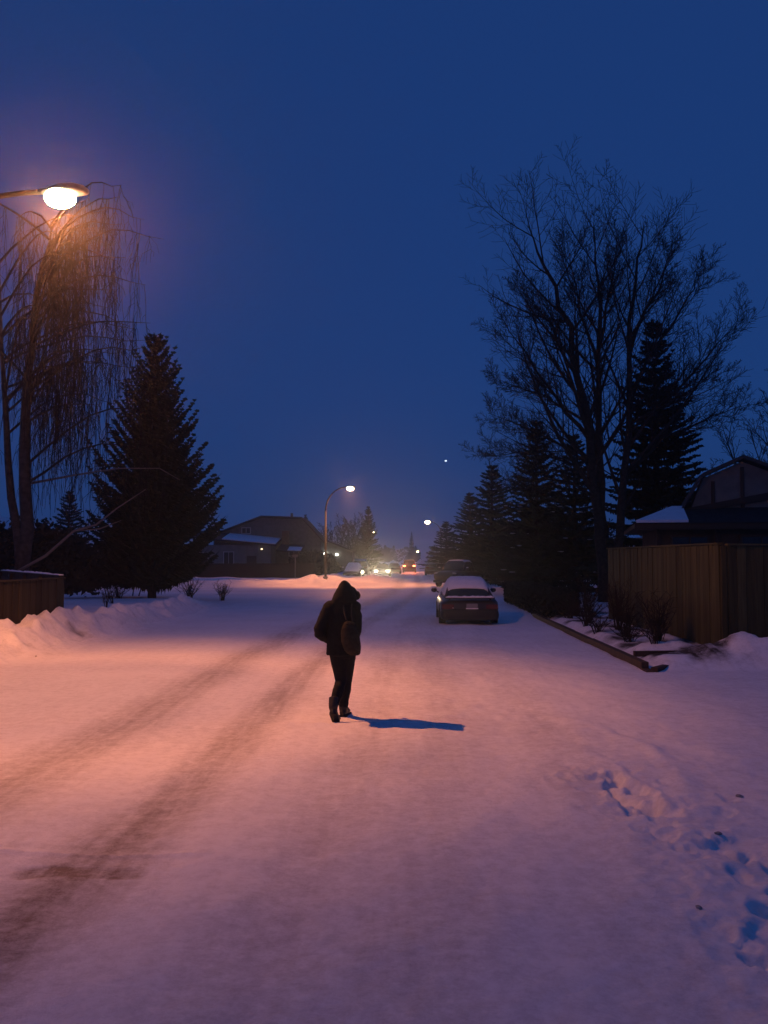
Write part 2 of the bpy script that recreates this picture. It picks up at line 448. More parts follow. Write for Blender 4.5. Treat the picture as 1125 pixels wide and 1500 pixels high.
CXm = (GX[:-1, :-1] + GX[1:, 1:]) / 2; CYm = (GY[:-1, :-1] + GY[1:, 1:]) / 2
street = (CYm < Y1) & (CXm > xl(CYm)) & (CXm < xr(CYm) - 0.02)
drive = (CYm < 15.1) & (CYm > 1) & (CXm >= xr(CYm) - 0.02) & (CXm < 13)
cross = (CYm >= Y1) & (CYm < Y2)
far_st = (CYm >= Y2) & (CXm > -3.4 + HEAD * (CYm - 62)) & (CXm < 6.9 + HEAD * (CYm - 62))
is_road = street | cross | far_st
M_ROAD = ground_mat('packed_snow_road', (0.19, 0.145, 0.13), (0.91, 0.91, 0.92), 0.6)
M_GRND = ground_mat('yard_snow', (0.055, 0.042, 0.03), (0.86, 0.86, 0.88), 0.8, 0.7)
sheet('road', is_road, M_ROAD)
sheet('driveway', drive & ~is_road, ground_mat('driveway_snow', (0.13, 0.10, 0.09), (0.86, 0.86, 0.88), 0.7))
sheet('ground', ~(is_road | drive), M_GRND)

# ------------------------------------------------------------------ street lamps
BOWL = mat('lamp_bowl', (0.9, 0.8, 0.6), 0.3, 0.5, emit=((1.0, 0.72, 0.38), 60))
BOWL_FAR = mat('lamp_bowl_far', (0.9, 0.8, 0.6), 0.3, 0.5, emit=((1.0, 0.74, 0.42), 40))
LAMP_SIGN = 1
def street_lamp(label, base, head, power, bowl=BOWL, k=1.0):
    """curved mast arm; base is the foot of the pole, head the centre of the bowl (world)"""
    t = thing('street_lamp', label, 'street lamp', base, 0, 'street lamps along the street')
    h = Vector(head) - Vector(base)
    hx, hy = h.x, h.y
    arm = math.hypot(hx, hy); ux, uy = hx / arm, hy / arm
    zt = h.z + 0.10
    rise = min(1.75, zt * 0.3)
    MB().tube([(0, 0, -0.3), (0, 0, 0.12), (0, 0, 0.14), (0, 0, zt - rise)], [0.14, 0.14, 0.085, 0.06], 10).build('pole', POLE, t, True)
    MB().box((0, 0, 0.06), (0.34, 0.34, 0.12)).build('base_plate', GALV, t)
    pts = []
    for i in range(13):
        a = i / 12 * math.pi / 2
        s = (arm - 0.25) * (1 - math.cos(a)); z = zt - rise + rise * math.sin(a)
        pts.append((ux * s, uy * s, z))
    MB().tube(pts, [0.058 - 0.0016 * i for i in range(13)], 8).build('arm', POLE, t, True)
    rz = math.atan2(uy, ux)
    rot = Matrix.Rotation(rz, 3, 'Z')
    rings = []
    for (s, w, zl, zh) in ((-0.32, 0.05, -0.03, 0.04), (-0.2, 0.08, -0.05, 0.06), (0.0, 0.15, -0.05, 0.11), (0.2, 0.16, -0.05, 0.12), (0.36, 0.11, -0.05, 0.08), (0.42, 0.05, -0.04, 0.03)):
        ring = []
        for q in range(12):
            a = 2 * math.pi * q / 12
            p = rot @ Vector((s, w * math.cos(a), 0)); z = (zh if math.sin(a) > 0 else -zl) * math.sin(a)
            ring.append((h.x + p.x, h.y + p.y, h.z + 0.10 + z))
        rings.append(ring)
    hd = MB().loft(rings).build('lamp_head', GALV, t, True)
    bw = MB().ell((h.x, h.y, h.z), (0.19 * k, 0.15 * k, 0.12 * k), 14, 9, rot.to_4x4().to_3x3())
    bw.build('lens', bowl, hd, True)
    # one bulb; its angular spread is that of a roadway luminaire (strongest about 40 degrees from straight down)
    L = bpy.data.lights.new('lamp_light', 'POINT')
    L.energy = power; L.color = SODIUM; L.shadow_soft_size = 0.05
    L.use_nodes = True
    ln_, ll_ = L.node_tree.nodes, L.node_tree.links
    em = ln_['Emission']
    tcn = ln_.new('ShaderNodeTexCoord'); sx = ln_.new('ShaderNodeSeparateXYZ')
    mr = ln_.new('ShaderNodeMapRange'); mr.inputs[1].default_value = LAMP_SIGN; mr.inputs[2].default_value = -LAMP_SIGN
    cr = ln_.new('ShaderNodeValToRGB'); cr.color_ramp.interpolation = 'EASE'
    prof = [(-1, .05), (0.0, .07), (math.cos(R(80)), .10), (math.cos(R(69)), .62), (math.cos(R(56)), .40), (math.cos(R(44)), .95), (math.cos(R(36)), 1.15), (math.cos(R(20)), .66), (1.0, .55)]
    el = cr.color_ramp.elements
    for i_, (c_, v_) in enumerate(prof):
        if 0 < i_ < len(prof) - 1: el.new((c_ + 1) / 2).color = (v_, v_, v_, 1)
        elif i_ == 0: el[0].color = (v_, v_, v_, 1)
        else: el[len(el) - 1].color = (v_, v_, v_, 1)
    ll_.new(tcn.outputs['Normal'], sx.inputs[0]); ll_.new(sx.outputs[2], mr.inputs[0])
    ll_.new(mr.outputs[0], cr.inputs[0]); ll_.new(cr.outputs[0], em.inputs['Strength'])
    lo = bpy.data.objects.new('lamp_light', L); COL.objects.link(lo); lo.parent = t
    lo.location = (h.x, h.y, h.z - 0.12 * k - 0.12)
    return t
street_lamp('tall lit street lamp with curved arm above the left snow bank, nearest the walker', (-7.75, 13.0, 0.3), (-4.84, 12.9, 7.33), 2900, BOWL, 1.25)
street_lamp('lit street lamp on a curved grey pole beside the far snow mound past the crossing', (-4.31, 65, 0.5), (-2.5, 65, 7.12), 3600, BOWL_FAR, 1.4)
street_lamp('small lit street lamp over the right side of the far street above the blue car', (8.1, 125, 0.3), (6.16, 125, 7.08), 1700, BOWL_FAR, 1.9)
street_lamp('tiny lit street lamp in front of the far dark spruce on the left', (-4.0, 176, 0.3), (-1.98, 176, 7.14), 1000, BOWL_FAR, 1.3)
street_lamp('faintest lit street lamp low on the horizon under the far treetop', (13.2, 400, 0.3), (15.3, 400, 5.0), 400, BOWL_FAR, 2.0)

rc = random.Random(23)
CLOD = mat('dirty_snow', (0.30, 0.28, 0.27), 0.85, 0.2, noise=(30, 0.6))
for (x, y, lab) in ((2.92, 7.35, 'dirty snow clod nearest the right edge beyond the footprints'), (2.35, 6.3, 'dirty snow clod beside the trampled footprints'), (1.75, 5.0, 'dirty snow clod left of the lower footprints'), (-6.9, 15.6, 'dirty snow clod at the foot of the left snow bank, nearest the left edge'), (-6.75, 17.2, 'dirty snow clod fallen from the middle of the left snow bank')):
    r_ = rc.uniform(.010, .022); b_ = MB().ell((0, 0, 0), (r_ * 1.5, r_, r_ * .7), 9, 6)
    b_.v = [(p[0] * rc.uniform(.75, 1.2), p[1] * rc.uniform(.75, 1.2), p[2] * rc.uniform(.8, 1.15)) for p in b_.v]
    o = b_.build('snow_clod', CLOD); o.location = (x, y, ground_z(x, y) + r_ * .25); o.rotation_euler = (0, 0, rc.uniform(0, 6))
    tag(o, lab, 'snow clod', 'dirty snow clods')

# ------------------------------------------------------------------ the person
def person():
    ox, oy = -0.54, 10.84
    oz = ground_z(ox, oy)
    t = thing('person', 'person in a dark hooded jacket walking away up the snowy street with a shoulder bag', 'person', (ox, oy, oz))
    skin = mat('skin', (0.30, 0.19, 0.14), 0.6, 0.3)
    black = mat('jacket_cloth', (0.009, 0.010, 0.011), 0.85, 0.15, noise=(30, 0.8))
    jean = mat('trouser_cloth', (0.009, 0.010, 0.013), 0.85, 0.12, noise=(60, 0.75))
    boot = mat('boot_leather', (0.020, 0.017, 0.015), 0.5, 0.35, noise=(20, 0.7))
    bagm = mat('bag_canvas', (0.026, 0.022, 0.016), 0.85, 0.15, noise=(25, 0.7), bump=(80, 0.4, 0.004))
    LH, LK, LA = (-0.035, -0.01, 0.84), (0.015, 0.02, 0.46), (-0.065, -0.20, 0.19)      # trailing leg, heel lifted
    RH, RK, RA = (0.100, 0.01, 0.84), (0.072, 0.16, 0.46), (0.034, 0.22, 0.10)            # leading leg
    # body: one continuous figure under the clothes
    b = MB()
    b.ell((0.055, 0.03, 1.525), (0.075, 0.095, 0.115)); b.ell((0.085, 0.125, 1.51), (0.016, 0.022, 0.02), 8, 6)
    b.tube([(0.035, 0, 1.30), (0.05, 0.015, 1.46)], [0.06, 0.052], 10)
    b.loft([[(0.03 + rx * math.cos(a), ry * math.sin(a), z) for a in [2*math.pi*k/14 for k in range(14)]] for z, rx, ry in ((0.80, .14, .10), (0.95, .13, .095), (1.1, .125, .09), (1.25, .15, .10), (1.36, .15, .085), (1.40, .08, .06))])
    for H_, K_, A_ in ((LH, LK, LA), (RH, RK, RA)):
        b.tube([H_, K_, A_], [0.075, 0.05, 0.034], 10)
        b.ell(K_, (0.05, 0.05, 0.05), 10, 7)
    for S_, E_, W_ in (((-0.12, 0, 1.36), (-0.235, -0.06, 1.07), (-0.13, 0.10, 0.97)), ((0.19, 0.01, 1.36), (0.215, 0.0, 1.09), (0.14, 0.14, 0.98))):
        b.tube([S_, E_, W_], [0.045, 0.038, 0.028], 8)
        wv = Vector(W_); d = (wv - Vector(E_)).normalized(); pc = wv + d * 0.05
        b.ell(pc, (0.03, 0.04, 0.022), 8, 6)
        sd = d.cross(Vector((0, 0, 1))).normalized()
        for k in range(4):
            p0 = pc + sd * (0.012 * (k - 1.5)) + d * 0.03
            b.tube([p0, p0 + d * 0.03, p0 + d * (0.045 + 0.006 * (1 - abs(k - 1.5))) + Vector((0, 0, -0.02))], [0.008, 0.0075, 0.006], 6)
        b.tube([pc - d * 0.01, pc + sd * 0.035 + d * 0.015, pc + sd * 0.04 + d * 0.035], [0.009, 0.009, 0.007], 6)
    remesh(b, 'body', skin, t, 0.011, 2)
    # trousers
    b = MB()
    b.loft([[(0.035 + rx * math.cos(a), ry * math.sin(a), z) for a in [2*math.pi*k/14 for k in range(14)]] for z, rx, ry in ((0.74, .12, .10), (0.80, .165, .125), (0.98, .165, .125))])
    for H_, K_, A_, w in ((LH, LK, LA, 0.0), (RH, RK, RA, 0.004)):
        h_, k_, a_ = Vector(H_), Vector(K_), Vector(A_)
        b.tube([h_, h_.lerp(k_, 0.35), k_ + Vector((0, 0.008, 0)), k_.lerp(a_, 0.3) + Vector((0, -0.018, 0)), k_.lerp(a_, 0.65), a_ + Vector((0, 0, 0.02))],
               [0.110, 0.097, 0.071 + w, 0.072 + w, 0.062, 0.060], 14)
        b.ell(k_, (0.068, 0.071, 0.07), 12, 8)
    remesh(b, 'trousers', jean, t, 0.011, 3, 0.012)
    # boots
    def boot_mesh(ank, heel, ball, toe):
        m = MB(); a, h, q, e = map(Vector, (ank, heel, ball, toe))
        up = (a - h).normalized()
        m.tube([a + up * 0.10, a, h.lerp(a, 0.45)], [0.062, 0.058, 0.052], 12)
        m.tube([h, h.lerp(q, 0.5), q, e], [0.042, 0.044, 0.047, 0.034], 12)
        m.tube([h.lerp(a, 0.3), q + up * 0.02], [0.05, 0.042], 10)
        m.ell(h, (0.043, 0.045, 0.045), 10, 7); m.ell(e, (0.036, 0.036, 0.03), 10, 7)
        return m
    o = remesh(boot_mesh((-0.065, -0.21, 0.20), (-0.068, -0.255, 0.125), (-0.035, -0.185, 0.042), (-0.012, -0.14, 0.036)), 'boot', boot, t, 0.010, 2)
    sole = mat('boot_sole', (0.03, 0.028, 0.026), 0.8, 0.2)
    MB().hexa([(-0.108, -0.30, 0.115), (-0.03, -0.30, 0.115), (0.012, -0.195, -0.004), (-0.078, -0.195, -0.004),
               (-0.108, -0.275, 0.135), (-0.03, -0.275, 0.135), (0.012, -0.185, 0.022), (-0.078, -0.185, 0.022)]).build('sole', sole, o)
    o = remesh(boot_mesh((0.034, 0.22, 0.12), (0.029, 0.185, 0.048), (0.069, 0.33, 0.042), (0.084, 0.39, 0.038)), 'boot', boot, t, 0.010, 2)
    MB().hexa([(-0.016, 0.14, -0.004), (0.074, 0.14, -0.004), (0.129, 0.40, -0.004), (0.034, 0.42, -0.004),
               (-0.016, 0.14, 0.022), (0.074, 0.14, 0.022), (0.129, 0.40, 0.022), (0.034, 0.42, 0.022)]).build('sole', sole, o)
    # jacket with sleeves and hood
    b = MB()
    ring = lambda z, cx, cy, rx, ry: [(cx + rx * math.cos(a), cy + ry * math.sin(a), z) for a in [2*math.pi*k/18 for k in range(18)]]
    b.loft([ring(0.775, .028, 0, .190, .150), ring(0.80, .028, 0, .197, .155), ring(0.95, .03, 0, .192, .150), ring(1.08, .03, 0, .192, .145), ring(1.22, .03, 0, .198, .140),
            ring(1.33, .03, 0, .192, .125), ring(1.40, .034, 0.005, .150, .105), ring(1.45, .045, 0.01, .10, .09), ring(1.49, .05, 0.015, .09, .09)])
    b.ell((-0.105, 0, 1.36), (0.105, 0.095, 0.085)); b.ell((0.165, 0, 1.36), (0.10, 0.09, 0.085)); b.ell((0.04, -0.01, 1.42), (0.155, 0.10, 0.07))
    b.tube([(-0.125, 0, 1.365), (-0.19, -0.03, 1.22), (-0.245, -0.07, 1.085), (-0.245, -0.07, 1.05), (-0.20, 0.0, 1.01), (-0.125, 0.10, 0.965)], [0.084, 0.078, 0.074, 0.072, 0.070, 0.064], 14)
    b.tube([(0.175, 0, 1.37), (0.205, 0.0, 1.24), (0.208, -0.005, 1.12), (0.205, 0.01, 1.08), (0.175, 0.11, 0.98)], [0.072, 0.068, 0.064, 0.064, 0.058], 14)
    remesh(b, 'jacket', black, t, 0.010, 3, 0.016)
    b = MB()
    b.loft([ring(1.425, .052, 0.0, .155, .13), ring(1.46, .054, 0.005, .152, .135), ring(1.51, .058, 0.015, .138, .14), ring(1.56, .060, 0.02, .116, .132), ring(1.61, .060, 0.015, .088, .11),
            ring(1.65, .057, 0.005, .062, .08), ring(1.678, .054, -0.01, .036, .05), ring(1.69, .052, -0.015, .012, .02)])
    b.loft([[(x_ + 0.0, y_, z_) for (x_, y_, z_) in r] for r in (
        [(0.06 + 0.10 * math.cos(a) , 0.03 + 0.02 * math.sin(a), 1.53 + 0.125 * math.sin(a)) for a in [2*math.pi*k/14 for k in range(14)]],
        [(0.13 + 0.075 * math.cos(a), 0.14, 1.515 + 0.10 * math.sin(a)) for a in [2*math.pi*k/14 for k in range(14)]],
        [(0.155 + 0.065 * math.cos(a), 0.18, 1.505 + 0.085 * math.sin(a)) for a in [2*math.pi*k/14 for k in range(14)]])])
    b.ell((0.20, 0.10, 1.50), (0.052, 0.06, 0.058), 10, 7)
    # the face opening of the hood stays open towards the front
    remesh(b, 'hood', black, t, 0.010, 3, 0.010)
    # bag slung on the right of the back
    g = thing('shoulder_bag', 'worn brown canvas bag slung on the back of the walking person', 'bag', (ox, oy, oz))
    b = MB()
    bag = []
    for z, rx, ry, cx in ((0.80, .05, .035, .185), (0.815, .078, .05, .178), (0.86, .100, .07, .162), (0.95, .116, .078, .146), (1.05, .112, .07, .134), (1.12, .092, .052, .124), (1.17, .060, .035, .118), (1.205, .040, .024, .116)):
        bag.append([(cx + rx * math.cos(a), -0.205 + ry * math.sin(a), z) for a in [2*math.pi*k/16 for k in range(16)]])
    b.loft(bag)
    remesh(b, 'pouch', bagm, g, 0.010, 2, 0.014)
    b = MB()
    b.loft([[(0.13 + 0.05 * math.cos(a) * s, -0.21 + 0.03 * math.sin(a) * s, z) for a in [2*math.pi*k/12 for k in range(12)]] for z, s in ((1.165, 1.25), (1.18, 1.28), (1.19, 1.2))])
    b.build('drawstring_collar', bagm, g, True)
    st = mat('bag_strap', (0.05, 0.04, 0.03), 0.8, 0.2)
    for dx in (-0.03, 0.03):
        MB().tube([(0.13 + dx, -0.20, 1.19), (0.11 + dx * 1.3, -0.165, 1.27), (0.10 + dx * 1.6, -0.125, 1.36), (0.10 + dx * 1.6, -0.04, 1.43), (0.10 + dx * 1.6, 0.05, 1.42)], 0.011, 6).build('strap', st, g, True)
person()

# ------------------------------------------------------------------ vehicles
def sup(w, zb, zt, y, n=20, e=0.42):
    zc, hh = (zb + zt) / 2, (zt - zb) / 2; out = []
    for k in range(n):
        a = 2 * math.pi * k / n; c, s = math.cos(a), math.sin(a)
        out.append((w * math.copysign(abs(c) ** e, c), y, zc + hh * math.copysign(abs(s) ** e, s)))
    return out

def car(name, label, loc, rz, paint, kind='sedan', snow='roof', tail=None, head=None, plate=False, group=None, cat='car'):
    t = thing(name, label, cat, loc, rz, group)
    if kind == 'sedan':
        L2, W, belt, roof = 2.2, 0.87, 0.86, 1.34
        body = [(-2.24, .66, .40, .62), (-2.22, .76, .32, .70), (-2.14, .83, .26, .76), (-1.95, .86, .22, .80), (-1.5, .87, .2, .84), (-.8, .875, .2, .87), (.8, .875, .2, .88), (1.4, .865, .2, .84), (1.95, .83, .22, .75), (2.15, .74, .28, .66), (2.22, .60, .36, .58)]
        cab = [(-1.80, .83, .60, .70), (-1.10, 1.20, .55, .74), (-.75, 1.31, .53, .75), (-.1, 1.345, .54, .76), (.45, 1.30, .54, .76), (1.20, .88, .62, .73)]
        ry0, ry1 = -0.85, 0.45; wheel_y = (-1.32, 1.32); wr = 0.31
    elif kind == 'suv':
        L2, W, belt, roof = 2.35, 0.92, 1.10, 1.74
        body = [(-2.35, .80, .48, 1.00), (-2.32, .88, .40, 1.06), (-2.1, .91, .34, 1.10), (-1.2, .92, .32, 1.12), (.8, .92, .32, 1.12), (1.3, .91, .32, 1.08), (2.1, .89, .34, 1.00), (2.3, .82, .40, .94), (2.36, .72, .46, .86)]
        cab = [(-2.28, 1.08, .70, .82), (-2.05, 1.62, .66, .82), (-1.7, 1.72, .66, .83), (-.1, 1.75, .67, .83), (.45, 1.70, .66, .83), (1.20, 1.10, .72, .82)]
        ry0, ry1 = -2.02, 0.45; wheel_y = (-1.42, 1.42); wr = 0.37
    else:
        L2, W, belt, roof = 2.6, 0.95, 1.12, 1.80
        body = [(-2.60, .84, .55, 1.02), (-2.56, .91, .46, 1.08), (-2.3, .94, .42, 1.10), (-.6, .95, .40, 1.10), (1.0, .95, .40, 1.12), (1.4, .94, .40, 1.10), (2.3, .92, .42, 1.04), (2.52, .86, .46, .98), (2.6, .76, .52, .90)]
        cab = [(-.72, 1.08, .74, .84), (-.62, 1.66, .68, .84), (-.4, 1.77, .67, .85), (.3, 1.80, .67, .85), (.75, 1.74, .66, .85), (1.45, 1.10, .74, .84)]
        ry0, ry1 = -0.6, 0.75; wheel_y = (-1.65, 1.65); wr = 0.40
    bo = MB().loft([sup(w, zb, zt, y) for (y, w, zb, zt) in body]).build('body', paint, t, True)
    # glasshouse
    def cring(y, zt, wt, wb, g=0.0):
        zb = min(belt - 0.06, zt - 0.02)
        return [(-wb - g, y, zb), (-wb * .985 - g, y, zb + (zt - zb) * .3), (-wt - g, y, zb + (zt - zb) * .88), (-wt * .86, y, zt + g), (-wt * .4, y, zt + .018 + g), (0, y, zt + .022 + g), (wt * .4, y, zt + .018 + g), (wt * .86, y, zt + g), (wt + g, y, zb + (zt - zb) * .88), (wb * .985 + g, y, zb + (zt - zb) * .3), (wb + g, y, zb)]
    MB().loft([cring(*c) for c in cab], True).build('windows', GLASS, t, True)
    def interp(y):
        for a, b in zip(cab[:-1], cab[1:]):
            if a[0] <= y <= b[0]:
                f = (y - a[0]) / (b[0] - a[0]); return tuple(a[i] + (b[i] - a[i]) * f for i in range(4))
        return cab[0] if y < cab[0][0] else cab[-1]
    ys = [ry0 + (ry1 - ry0) * i / 6 for i in range(7)]
    top = [cring(*interp(y), 0.012)[2:9] for y in ys]
    lower = [[(p[0] * .97, p[1], p[2] - 0.03) for p in r] for r in top]
    MB().loft([u + l[::-1] for u, l in zip(top, lower)]).build('roof', paint, t, True)
    for s in (-1, 1):
        for (ya, yb) in ((cab[0][0] + .04, ry0 + .06), (cab[-1][0] - .04, ry1 - .06), (-.15, -.15)):
            a, b = interp(ya), interp(yb)
            za = min(belt - .02, a[1])
            MB().tube([(s * (a[3] * .985 + .004), ya, za), (s * (b[2] + .012), yb, belt - .06 + (b[1] - belt + .06) * .88)], 0.036, 6).build('pillar', paint, t, True)
        # mirror
        my = cab[-1][0] - 0.32
        mr = MB().ell((s * (W + 0.10), my, belt + 0.10), (0.10, 0.06, 0.075), 10, 7)
        mr.tube([(s * (W - 0.06), my, belt + 0.02), (s * (W + 0.04), my, belt + 0.08)], 0.02, 6)
        mr.build('mirror', paint, t, True)
        if snow != 'none':
            MB().ell((s * (W + 0.10), my, belt + 0.185), (0.095, 0.06, 0.04), 10, 6).build('mirror_snow', SNOW, t, True)
        for y in wheel_y:
            MB().lathe_x([(0, wr * 1.12), (0.012, wr * 1.12), (0.012, wr * 0.6), (0, wr * 0.6)], 22, (s * (W - 0.01) - 0.006, y, wr + 0.0)).build('wheel_arch', RUBBER, t, True)
            w = MB().lathe_x([(-.10, wr * .6), (-.10, wr * .93), (-.07, wr), (.07, wr), (.10, wr * .93), (.10, wr * .6)], 24, (s * (W - 0.085), y, wr - 0.02)).build('wheel', RUBBER, t, True)
            MB().lathe_x([(-.02, .03), (-.02, wr * .62), (.02, wr * .62), (.03, wr * .3), (.035, .03)], 16, (s * (W - 0.005), y, wr - 0.02)).build('rim', RIM, w, True)
        # lights
        tz = body[2][3] - 0.14
        tm = tail or mat('tail_lens', (0.10, 0.008, 0.008), 0.25, 0.5)
        tl = MB().box((s * (W * .74), body[1][0] - 0.005, tz - .04), (0.34, 0.10, 0.13)); tl.build('taillight', tm, t)
        hm = head or mat('head_lens', (0.35, 0.36, 0.38), 0.15, 0.5)
        hl = MB().ell((s * (W * .70), body[-2][0] + 0.0, body[-2][3] - 0.06), (0.17, 0.07, 0.075), 12, 8); hl.build('headlight', hm, t, True)
    bump = mat('bumper_plastic', (0.02, 0.02, 0.021), 0.6, 0.3)
    MB().loft([sup(w, z0, z1, y) for (y, w, z0, z1) in ((body[0][0] - .07, W * .84, .20, .47), (body[0][0] - .05, W * .93, .17, .50), (body[0][0] + .1, W * .99, .16, .51), (body[0][0] + .3, W * 1.005, .18, .50))]).build('rear_bumper', bump, t, True)
    MB().loft([sup(w, z0, z1, y) for (y, w, z0, z1) in ((body[-1][0] + .06, W * .80, .30, .46), (body[-1][0] + .04, W * .90, .28, .48), (body[-1][0] - .3, W * 1.0, .28, .49))]).build('front_bumper', bump, t, True)
    py = body[0][0] - 0.02
    if plate:
        pl = MB().box((0.06, py - 0.012, 0.60), (0.33, 0.012, 0.14)).build('licence_plate', mat('plate_paint', (0.20, 0.20, 0.21), 0.5, 0.3), t)
        MB().box((0.06, py - 0.02, 0.525), (0.36, 0.03, 0.03)).build('plate_snow', SNOW, pl)
        MB().box((0, py + 0.07, 0.835), (1.46, 0.20, 0.030)).build('spoiler', paint, t)
        for s in (-1, 1): MB().box((s * .6, py + 0.10, 0.80), (0.06, 0.12, 0.06)).build('spoiler_foot', paint, t)
        rs = random.Random(3); rings = []
        for i in range(19):
            x = -0.71 + 1.42 * i / 18; hh = 0.034 + 0.022 * rs.random()
            if i in (0, 18): hh = 0.012
            rings.append([(x, py - 0.035, 0.846), (x, py - 0.028, 0.85 + hh * .7), (x, py + 0.05, 0.85 + hh), (x, py + 0.15, 0.85 + hh * .8), (x, py + 0.17, 0.846)])
        MB().loft(rings).build('spoiler_snow', SNOW, t, True)
        MB().ell((-0.50, py - 0.06, 0.545), (0.03, 0.015, 0.018), 8, 6).build('reflector', mat('reflector', (0.5, 0.35, 0.3), 0.15, 0.6), t, True)
    # snow lying on the roof and glass
    rs = random.Random(len(label))
    def snow_sheet(y0, y1, thick, full, nm):
        ys = [y0 + (y1 - y0) * i / 14 for i in range(15)]; rings = []
        for i, y in enumerate(ys):
            e = math.sin(math.pi * min(1, max(0, i / 14))) ** 0.35
            th = thick * (0.35 + 0.65 * e) * (0.85 + 0.3 * rs.random())
            r = cring(*interp(y), 0.014)[1 if full else 2:10 if full else 9]
            up = [(p[0] * (1 + 0.03 * e), p[1], p[2] + th * (0.25 if k in (0, len(r) - 1) else 0.8 + 0.3 * rs.random())) for k, p in enumerate(r)]
            lo = [(p[0] * .98, p[1], p[2] - 0.004) for p in r]
            rings.append(up + lo[::-1])
        MB().loft(rings).build(nm, SNOW, t, True)
    if snow == 'roof':
        snow_sheet(cab[0][0] + (0.42 if kind == 'sedan' else 0.10), ry1 + 0.1, 0.07, kind == 'sedan', 'roof_snow')
    elif snow == 'dust':
        snow_sheet(ry0 + 0.02, ry1, 0.02, False, 'roof_snow')
    elif snow == 'heavy':
        snow_sheet(cab[0][0] + 0.02, cab[-1][0] - 0.02, 0.13, True, 'roof_snow')
    if snow in ('heavy', 'hood'):
        if snow == 'hood': snow_sheet(ry0 + 0.02, ry1, 0.035, False, 'roof_snow')
        rings = []
        for y, w, zb, zt in body[-5:-1]:
            rings.append([(-w * .86, y, zt - .02), (-w * .8, y, zt + .05), (-w * .3, y, zt + .10), (w * .3, y, zt + .10), (w * .8, y, zt + .05), (w * .86, y, zt - .02)])
        MB().loft(rings).build('hood_snow', SNOW, t, True)
    if snow == 'heavy':
        rings = []
        for y, w, zb, zt in body[1:5]:
            rings.append([(-w * .86, y, zt - .02), (-w * .8, y, zt + .06), (-w * .3, y, zt + .12), (w * .3, y, zt + .12), (w * .8, y, zt + .06), (w * .86, y, zt - .02)])
        MB().loft(rings).build('trunk_snow', SNOW, t, True)
    return t

def paint(name, col): return mat(name, col, 0.35, 0.5, 0.0, coat=0.15)
G = 'cars along the street'
car('parked_car', 'dark maroon sedan parked on the right with snow on its roof and spoiler', (2.60, 28.3, ground_z(2.60, 28.3) - 0.06), R(-1.7), paint('maroon_paint', (0.022, 0.009, 0.009)), 'sedan', 'roof', plate=True, group=G)
car('parked_pickup', 'dark pickup truck with snow-dusted mirrors parked beyond the maroon sedan', (5.35, 62.3, 0.02), R(180 - 28), paint('dark_truck_paint', (0.012, 0.013, 0.016)), 'pickup', 'dust', group=G, cat='pickup truck')
car('parked_car', 'car buried under thick pink-lit snow beside the far snow mound', (-2.95, 86.5, 0.05), R(176), paint('grey_paint', (0.06, 0.06, 0.065)), 'sedan', 'heavy', group=G)
HL = mat('headlight_lit', (0.9, 0.9, 0.8), 0.2, 0.5, emit=((1.0, 0.84, 0.6), 60))
TLm = mat('taillight_lit', (0.6, 0.05, 0.03), 0.3, 0.5, emit=((1.0, 0.16, 0.05), 25))
oncoming = car('oncoming_car', 'oncoming car with blazing headlights on the far street', (-0.15, 95.5, 0.0), R(180 - 2), paint('silver_paint', (0.10, 0.10, 0.11)), 'sedan', 'none', head=HL, group=G)
braking = car('braking_car', 'car with glowing red tail lights driving away down the far street', (3.55, 124, 0.0), R(-2), paint('dark_red_paint', (0.05, 0.01, 0.01)), 'suv', 'none', tail=TLm, group=G)
car('parked_car', 'blue-grey snow-covered car parked at the right kerb behind the pickup', (5.75, 104, 0.0), R(-2), paint('blue_grey_paint', (0.05, 0.07, 0.10)), 'suv', 'heavy', group=G)
car('parked_car', 'dim car between the blazing headlights and the red tail lights', (1.3, 112, 0.0), R(-2), paint('brown_paint', (0.07, 0.04, 0.035)), 'sedan', 'none', group=G)
car('parked_car', 'dark car half hidden behind the snow-buried car on the far left', (-2.6, 99, 0.05), R(-2), paint('dark_blue_paint', (0.02, 0.03, 0.05)), 'suv', 'hood', group=G)
for s in (-1, 1):
    L = bpy.data.lights.new('headlight_beam', 'SPOT'); L.energy = 3200; L.color = (1, 0.76, 0.46); L.spot_size = R(22); L.spot_blend = 0.7; L.shadow_soft_size = 0.05
    o = bpy.data.objects.new('headlight_beam', L); COL.objects.link(o); o.parent = oncoming
    o.location = (s * 0.6, 2.32, 0.62); o.rotation_euler = (R(87.5), 0, 0)
    L = bpy.data.lights.new('taillight_glow', 'SPOT'); L.energy = 400; L.color = (1, 0.16, 0.06); L.spot_size = R(130); L.spot_blend = 0.8; L.shadow_soft_size = 0.05
    o = bpy.data.objects.new('taillight_glow', L); COL.objects.link(o); o.parent = braking
    o.location = (s * 0.6, -2.45, 0.9); o.rotation_euler = (R(-80), 0, 0)

